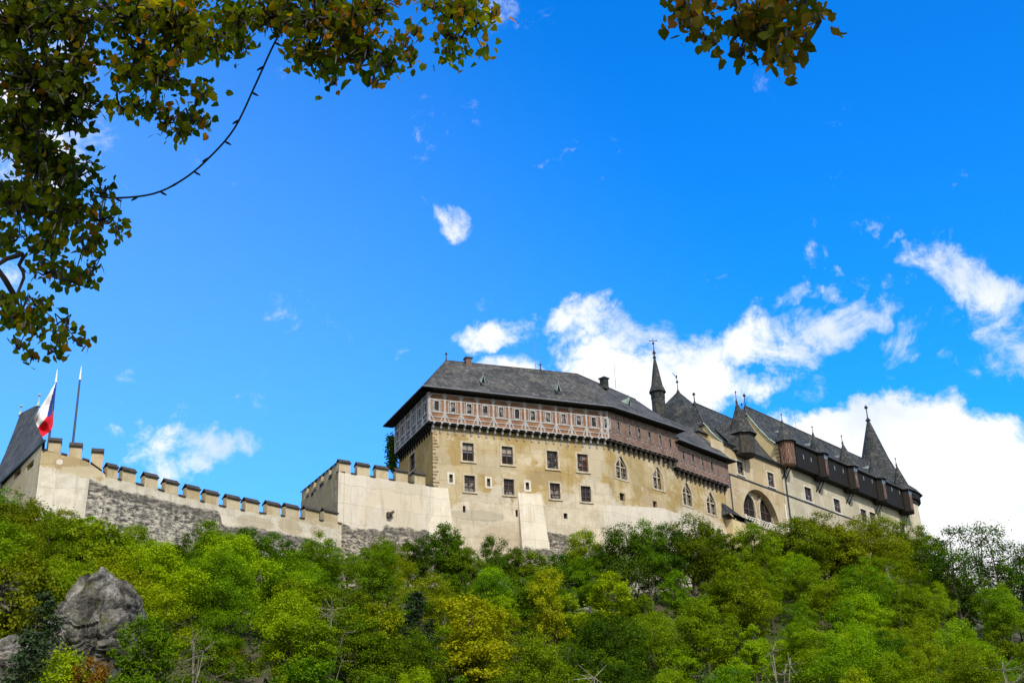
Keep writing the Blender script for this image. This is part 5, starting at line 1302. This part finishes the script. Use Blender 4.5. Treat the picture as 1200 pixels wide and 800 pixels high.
# climbing plant on the palace's far left edge
vn = MB(); V, Fc, C = [], [], []
for _ in range(2600):
    k_ = ru.random(); x = 459.5+ru.gauss(0, 1.5)*(1.2-k_*.3); y = 512+38*k_; p = gL.shift(-.5).P(*gL.shift(-.5).uz(x, y)); leafquad(V, Fc, C, Vector((p[0]+ru.gauss(0, .3), p[1]+ru.gauss(0, .8), p[2]+EYE)), ru.uniform(.25, .45), ru, ru.random())
st0 = gL.P(-LL-.9, 0, -1.); me = mesh_from('crown', V, Fc, C, LEAF['dark'])
cen_ = Vector((sum(v.x for v in V)/len(V), sum(v.y for v in V)/len(V), 47+EYE)); me.transform(Matrix.Translation(-cen_))
cp_ = bpy.data.objects.new('narrow_tree', None); COL.objects.link(cp_); cp_.location = cen_; tag(cp_, 'narrow dark green tree peeping out behind the palace left corner', 'tree')
o_ = bpy.data.objects.new('crown', me); COL.objects.link(o_); o_.parent = cp_
m_ = MB(); m_.tube([(cen_.x, cen_.y, 40), (cen_.x, cen_.y, 56)], [.2, .08], 6); m_.build('trunk', M['bark'], cp_)

# ------------------------------------------------------------------ linden branches overhead
M['linden'] = leafmat('linden leaves', [(.040, .070, .001), (.090, .130, .002), (.170, .200, .003), (.30, .22, .004), (.38, .13, .006)], .62, .0)
M['linden_brown'] = leafmat('browning linden leaves', [(.030, .042, .003), (.055, .062, .004), (.085, .080, .006), (.14, .095, .008), (.18, .070, .010)], .5, .0)
rl = random.Random(11)
def near(x, y, d): r_ = ray(x, y); return r_/np.linalg.norm(r_)*d
def heart(V, Fc, C, p, s, r, col, down=.55):
    a = Vector((r.gauss(0, .7), r.gauss(0, .7), -abs(r.gauss(down, .4)))).normalized(); q_ = Vector((r.gauss(0, 1), r.gauss(0, 1), r.gauss(.35, .6))).normalized()
    b = a.cross(q_).normalized(); n_ = b.cross(a).normalized(); i = len(V)
    j_ = lambda: r.uniform(.72, 1.25)
    out = [(0, 0), (-.10, .22*j_()), (.06, .46*j_()), (.34, .50*j_()), (.66+r.uniform(-.08, .08), .38*j_()), (.88, .16*j_()), (1.06, 0)]
    f_ = r.uniform(.05, .28); cv = r.uniform(-.12, .22)
    mids = [(0.02, 0), (.30, 0), (.62, 0), (1.06, 0)]
    def W_(u, v): return p+a*s*u+b*s*v+n_*s*(f_*abs(v)+cv*u*u)
    L_ = [W_(u, v) for u, v in out]; R_ = [W_(u, -v) for u, v in out[1:-1]]; mm = [W_(u, 0) for u, v in mids[1:3]]
    V += L_+R_+mm   # 0..6 left incl. tips, 7..11 right, 12,13 mids
    for f in ((0, 1, 2, 12), (12, 2, 3, 4), (12, 4, 13, 13), (13, 4, 5, 6), (0, 12, 8, 7), (12, 10, 9, 8), (12, 13, 10, 10), (13, 6, 11, 10)):
        g_ = tuple(i+k for k in f); 
        if g_[2] == g_[3]: g_ = g_[:3]
        Fc.append(g_); C.append(col)
def mesh_poly(name, V, Fc, C, mat):
    me = bpy.data.meshes.new(name); me.from_pydata(V, [], Fc); at = me.color_attributes.new('Col', 'FLOAT_COLOR', 'CORNER'); vals = []
    for f, c_ in zip(Fc, C): vals += [c_, c_, c_, 1.]*len(f)
    at.data.foreach_set('color', vals); me.materials.append(mat); me.update(); return me
def bough(par, name, start, ctrl, blobs, dens, ls, rad):
    """ctrl: main limb points; blobs (x, y, rx, ry, distance, autumn) carry twigs and leaves"""
    br_ = MB(); V, Fc, C = [], [], []
    lp = [np.array(start)]+[near(*c_) for c_ in ctrl]; limb = []
    for i in range(len(lp)-1):
        p0, p1, p2, p3 = lp[max(i-1, 0)], lp[i], lp[i+1], lp[min(i+2, len(lp)-1)]
        for k_ in np.linspace(0, 1, 5)[:-1]: limb.append(.5*((2*p1)+(-p0+p2)*k_+(2*p0-5*p1+4*p2-p3)*k_**2+(-p0+3*p1-3*p2+p3)*k_**3)+(np.array([rl.gauss(0, .02), rl.gauss(0, .02), rl.gauss(0, .02)]) if k_ else 0))
    limb.append(lp[-1])
    br_.tube(limb, [rad*(1-.8*i/(len(limb)-1)) for i in range(len(limb))], 7)
    allp = []
    for a, b in zip(limb[4:], limb[5:]):
        for k_ in np.linspace(0, 1, 3): allp.append(a+(b-a)*k_)
    if not allp: allp = limb[1:]
    for (x, y, rx, ry, d, aut) in blobs:
        bt = rl.random(); n = max(3, int(rx*ry*dens/26.)); c0 = near(x, y, d); bp = min(allp, key=lambda q_: np.linalg.norm(q_-c0)); 
        mdp = (bp+c0)/2+np.array([rl.gauss(0, .05), rl.gauss(0, .05), .10]); br_.tube([bp, mdp, c0], [rad*.28, rad*.18, rad*.10], 5, cap=False)
        allp += [mdp, c0]
        for _ in range(n):
            an, q_ = rl.uniform(0, 6.283), math.sqrt(rl.random()); tx, ty = x+math.cos(an)*q_*rx, y+math.sin(an)*q_*ry
            te = near(tx, ty, d+rl.gauss(0, .35)); ts = c0+(te-c0)*rl.uniform(.25, .7); md = (te+ts)/2+np.array([0, 0, .04])
            br_.tube([c0, ts, md, te], [.008, .007, .005, .003], 4, cap=False)
            for k_ in range(rl.randint(4, 7)):
                f_ = rl.random(); p = ts+(te-ts)*f_; p = Vector(p)+Vector((rl.gauss(0, .04), rl.gauss(0, .04), rl.gauss(.028, .04)))
                col = min(.66, max(0, rl.gauss(.20+.3*bt, .14)));
                if rl.random() < aut: col = rl.uniform(.62, 1.)
                heart(V, Fc, C, p+Vector((0, 0, EYE)), ls*rl.uniform(.65, 1.2), rl, col)
    return br_, V, Fc, C
lind = thing('linden_tree', 'overhanging linden tree with autumn tinted leafy boughs filling the upper left', 'tree', (-7.5, 2.5, -EYE))
tk_ = MB(); tk_.tube([(-7.5, 2.5, -EYE), (-7.4, 2.6, 1.5), (-7.1, 2.8, 4.5), (-6.6, 3.2, 7.5), (-6.2, 3.5, 11)], [.48, .38, .32, .24, .14], 12); tk_.build('trunk', M['bark'], lind, smooth=True, weld=True)
J = (-7.1, 2.8, 4.2); J2 = (-6.7, 3.1, 6.8)
B1 = [(20, 30, 60, 55, 8.5, .08), (75, 20, 55, 45, 8.2, .06), (40, 95, 62, 40, 8.0, .1), (95, 70, 24, 26, 8.1, .25), (20, 150, 45, 45, 8.3, .05), (75, 130, 42, 32, 8.0, .12), (97, 108, 16, 20, 7.9, .05), (45, 190, 45, 40, 8.2, .08), (82, 205, 36, 26, 8.1, .1), (118, 225, 16, 10, 8.1, .1),
      (20, 240, 40, 40, 8.4, .05), (75, 250, 40, 30, 8.2, .08), (118, 258, 18, 14, 8., .25), (137, 270, 8, 5, 8., .3), (100, 290, 22, 14, 8.1, .2), (60, 285, 34, 18, 8.3, .05), (55, 320, 24, 16, 8.2, .08), (85, 330, 24, 16, 8., .15), (108, 320, 7, 12, 8., .1), (10, 285, 22, 14, 8.4, .1)]
B1b = [(15, 365, 26, 22, 7.8, .12), (45, 360, 16, 14, 7.8, .2), (35, 385, 16, 14, 7.7, .25), (20, 408, 9, 10, 7.7, .2), (38, 418, 7, 8, 7.7, .5), (78, 380, 10, 9, 7.8, .25), (72, 398, 14, 10, 7.7, .2), (95, 405, 12, 8, 7.7, .6), (60, 413, 9, 6, 7.7, .2)]
B2 = [(150, 20, 45, 30, 8.2, .08), (200, 25, 50, 40, 8., .1), (160, 65, 26, 22, 8., .15), (150, 90, 24, 18, 7.9, .1), (185, 90, 32, 22, 7.8, .1), (140, 125, 15, 16, 7.8, .15), (170, 130, 24, 14, 7.9, .1), (195, 145, 16, 12, 7.8, .35), (225, 140, 22, 14, 7.8, .5), (238, 110, 10, 16, 7.7, .55), (215, 160, 16, 8, 7.8, .4), (240, 55, 30, 24, 8., .06), (270, 45, 26, 34, 8., .08), (280, 20, 30, 24, 8.1, .1), (205, 60, 24, 20, 7.9, .1)]
B3 = [(320, 20, 40, 26, 8., .2), (370, 20, 45, 32, 7.8, .25), (410, 25, 30, 30, 7.6, .45), (440, 12, 30, 18, 7.7, .2), (365, 60, 26, 24, 7.8, .1), (352, 72, 14, 10, 7.8, .1), (385, 80, 18, 16, 7.7, .05), (400, 60, 26, 26, 7.6, .25), (430, 65, 24, 26, 7.6, .15), (455, 75, 20, 16, 7.6, .2), (438, 98, 10, 9, 7.6, .2), (475, 55, 12, 14, 7.6, .5), (485, 42, 9, 8, 7.6, .6), (480, 70, 9, 10, 7.6, .4), (392, 98, 7, 6, 7.7, .1)]
B4 = [(505, 8, 18, 10, 7.4, .2), (530, 20, 26, 18, 7.4, .15), (555, 25, 20, 14, 7.4, .2), (577, 20, 10, 11, 7.4, .5), (530, 45, 22, 16, 7.4, .1), (530, 68, 17, 12, 7.4, .1), (565, 58, 8, 10, 7.4, .5), (545, 5, 26, 8, 7.5, .15)]
brs = []
for nm_, st_, ctrl, bl_, dn_ in (('branch', J, [(-60, 60, 8.6), (20, 90, 8.4), (40, 170, 8.3), (55, 250, 8.3), (60, 300, 8.2)], B1, .95), ('branch', J, [(-80, 330, 8.), (-5, 312, 7.9), (28, 300, 7.9), (20, 345, 7.9), (45, 395, 7.8)], B1b, .85),
                                  ('branch', J2, [(-60, -60, 8.6), (100, -5, 8.3), (135, 12, 8.2), (170, 40, 8.1), (180, 90, 8.)], B2, 1.05), ('branch', J2, [(60, -120, 9.), (200, -60, 8.5), (330, -15, 8.), (400, 10, 7.8), (430, 40, 7.7)], B3, 1.0), ('branch', J2, [(200, -200, 9.2), (420, -90, 8.), (500, -30, 7.6), (535, 20, 7.4)], B4, .9)):
    b_, V, Fc, C = bough(lind, nm_, st_, ctrl, bl_, dn_, .046, .024); o_ = b_.build('branch', M['bark'], lind)
    me = mesh_poly('foliage', V, Fc, C, M['linden']); f_ = bpy.data.objects.new('foliage', me); COL.objects.link(f_); f_.parent = o_; f_.matrix_parent_inverse = pinv(o_)
# unseen crown added above and behind the viewer to shade the leaves in view
V, Fc, C = [], [], []; tk_ = MB()
for i in range(70):
    c_ = Vector((rl.uniform(-13, 9), rl.uniform(-12, 7.5), rl.uniform(8.5, 15)))
    if scr((c_.x, c_.y, c_.z))[1] > -260 and c_.y > 0: continue
    tk_.tube([(-6.7, 3.1, 6.5), tuple((Vector((-6.7, 3.1, 6.5))+c_)/2+Vector((0, 0, .8))), tuple(c_)], [.10, .06, .02], 5, cap=False)
    for _ in range(120):
        p = c_+Vector((rl.gauss(0, 1.0), rl.gauss(0, 1.0), rl.gauss(0, .6)))
        if p.y > 0.5 and scr((p.x, p.y, p.z))[1] > -60 and abs(scr((p.x, p.y, p.z))[0]-600) < 760: continue
        heart(V, Fc, C, p+Vector((0, 0, EYE)), .17*rl.uniform(.7, 1.2), rl, min(.6, max(0, rl.gauss(.3, .15))))
o_ = tk_.build('branch', M['bark'], lind); me = mesh_poly('foliage', V, Fc, C, M['linden']); f_ = bpy.data.objects.new('foliage', me); COL.objects.link(f_); f_.parent = o_; f_.matrix_parent_inverse = pinv(o_)
# second tree reaching in from the upper right
lin2 = thing('linden_tree', 'browning linden branch tip hanging into the top right of centre', 'tree', (6.5, -1.5, -EYE))
tk_ = MB(); tk_.tube([(6.5, -1.5, -EYE), (6.4, -1.4, 2), (6.1, -1.2, 5.), (5.8, -.9, 8.5)], [.36, .3, .24, .14], 12); tk_.build('trunk', M['bark'], lin2, smooth=True, weld=True)
B5 = [(885+(x_-885)*.92-6, y_*.88-4, rx_*.85, ry_*.85, d_, a_) for x_, y_, rx_, ry_, d_, a_ in [(800, 8, 14, 12, 5.9, .3), (812, 28, 20, 14, 5.9, .35), (795, 32, 9, 12, 5.9, .35), (812, 52, 10, 7, 5.9, .5), (835, 65, 16, 9, 5.9, .4), (830, 8, 14, 12, 5.9, .3), (865, 12, 14, 14, 5.8, .3), (868, 42, 18, 14, 5.8, .35), (875, 75, 12, 10, 5.8, .4), (895, 25, 22, 20, 5.8, .2), (905, 45, 22, 20, 5.8, .25), (890, 65, 16, 12, 5.8, .3), (930, 20, 22, 18, 5.8, .3), (955, 12, 14, 12, 5.8, .4), (938, 55, 14, 14, 5.8, .45), (972, 38, 12, 12, 5.8, .35), (960, 58, 10, 5, 5.8, .5), (917, 75, 8, 9, 5.8, .8), (940, 88, 16, 9, 5.8, .45), (925, 92, 8, 6, 5.8, .4)]]
b_, V, Fc, C = bough(lin2, 'branch', (5.9, -1., 7.2), [(1100, -260, 6.4), (960, -120, 6.), (900, -40, 5.9), (895, 15, 5.8), (900, 50, 5.8)], B5, .92, .050, .016)
o_ = b_.build('branch', M['bark'], lin2); me = mesh_poly('foliage', V, Fc, C, M['linden_brown']); f_ = bpy.data.objects.new('foliage', me); COL.objects.link(f_); f_.parent = o_; f_.matrix_parent_inverse = pinv(o_)
V, Fc, C = [], [], []; tk_ = MB()  # out-of-frame leaves added overhead to cast shade on the visible branch
for i in range(46):
    c_ = Vector((rl.uniform(0, 12), rl.uniform(-11, 3.5), rl.uniform(7.5, 13)))
    if scr((c_.x, c_.y, c_.z))[1] > -260 and c_.y > 0: continue
    tk_.tube([(5.9, -1., 7.), tuple((Vector((5.9, -1., 7.))+c_)/2+Vector((0, 0, .6))), tuple(c_)], [.08, .05, .02], 5, cap=False)
    for _ in range(100):
        p = c_+Vector((rl.gauss(0, 1.), rl.gauss(0, 1.), rl.gauss(0, .6)))
        if p.y > 0.3 and scr((p.x, p.y, p.z))[1] > -60 and abs(scr((p.x, p.y, p.z))[0]-600) < 760: continue
        heart(V, Fc, C, p+Vector((0, 0, EYE)), .17*rl.uniform(.7, 1.2), rl, min(.7, max(0, rl.gauss(.4, .2))))
o_ = tk_.build('branch', M['bark'], lin2); me = mesh_poly('foliage', V, Fc, C, M['linden']); f_ = bpy.data.objects.new('foliage', me); COL.objects.link(f_); f_.parent = o_; f_.matrix_parent_inverse = pinv(o_)
# string of small lights slung between the boughs
cp = [(345, 10), (322, 50), (300, 98), (275, 150), (245, 185), (215, 210), (180, 227), (135, 232), (105, 228)]
P_ = [near(x, y, 8.1) for x, y in cp]; sm = []
for i in range(len(P_)-1):
    p0, p1, p2, p3 = P_[max(i-1, 0)], P_[i], P_[i+1], P_[min(i+2, len(P_)-1)]
    for k_ in np.linspace(0, 1, 6)[:-1]: sm.append(.5*((2*p1)+(-p0+p2)*k_+(2*p0-5*p1+4*p2-p3)*k_**2+(-p0+3*p1-3*p2+p3)*k_**3))
sm.append(P_[-1])
ls_ = thing('light_string', 'thin dark cable with tiny bulbs slung in a curve between the leafy boughs', 'light string', tuple(P_[4]))
m_ = MB(); m_.tube(sm, .0062, 6); m_.build('cable', M['iron'], ls_)
for i in range(2, len(sm)-2, 3):
    p = sm[i]; s_ = 1 if (i//3) % 2 else -1; a = np.array([.018*s_, 0, -.012]); m_ = MB(); m_.tube([p, p+a*1.2, p+a*2.3], [.006, .008, .004], 5); m_.build('bulb', M['iron'], ls_)
print('trees', len(TREES))
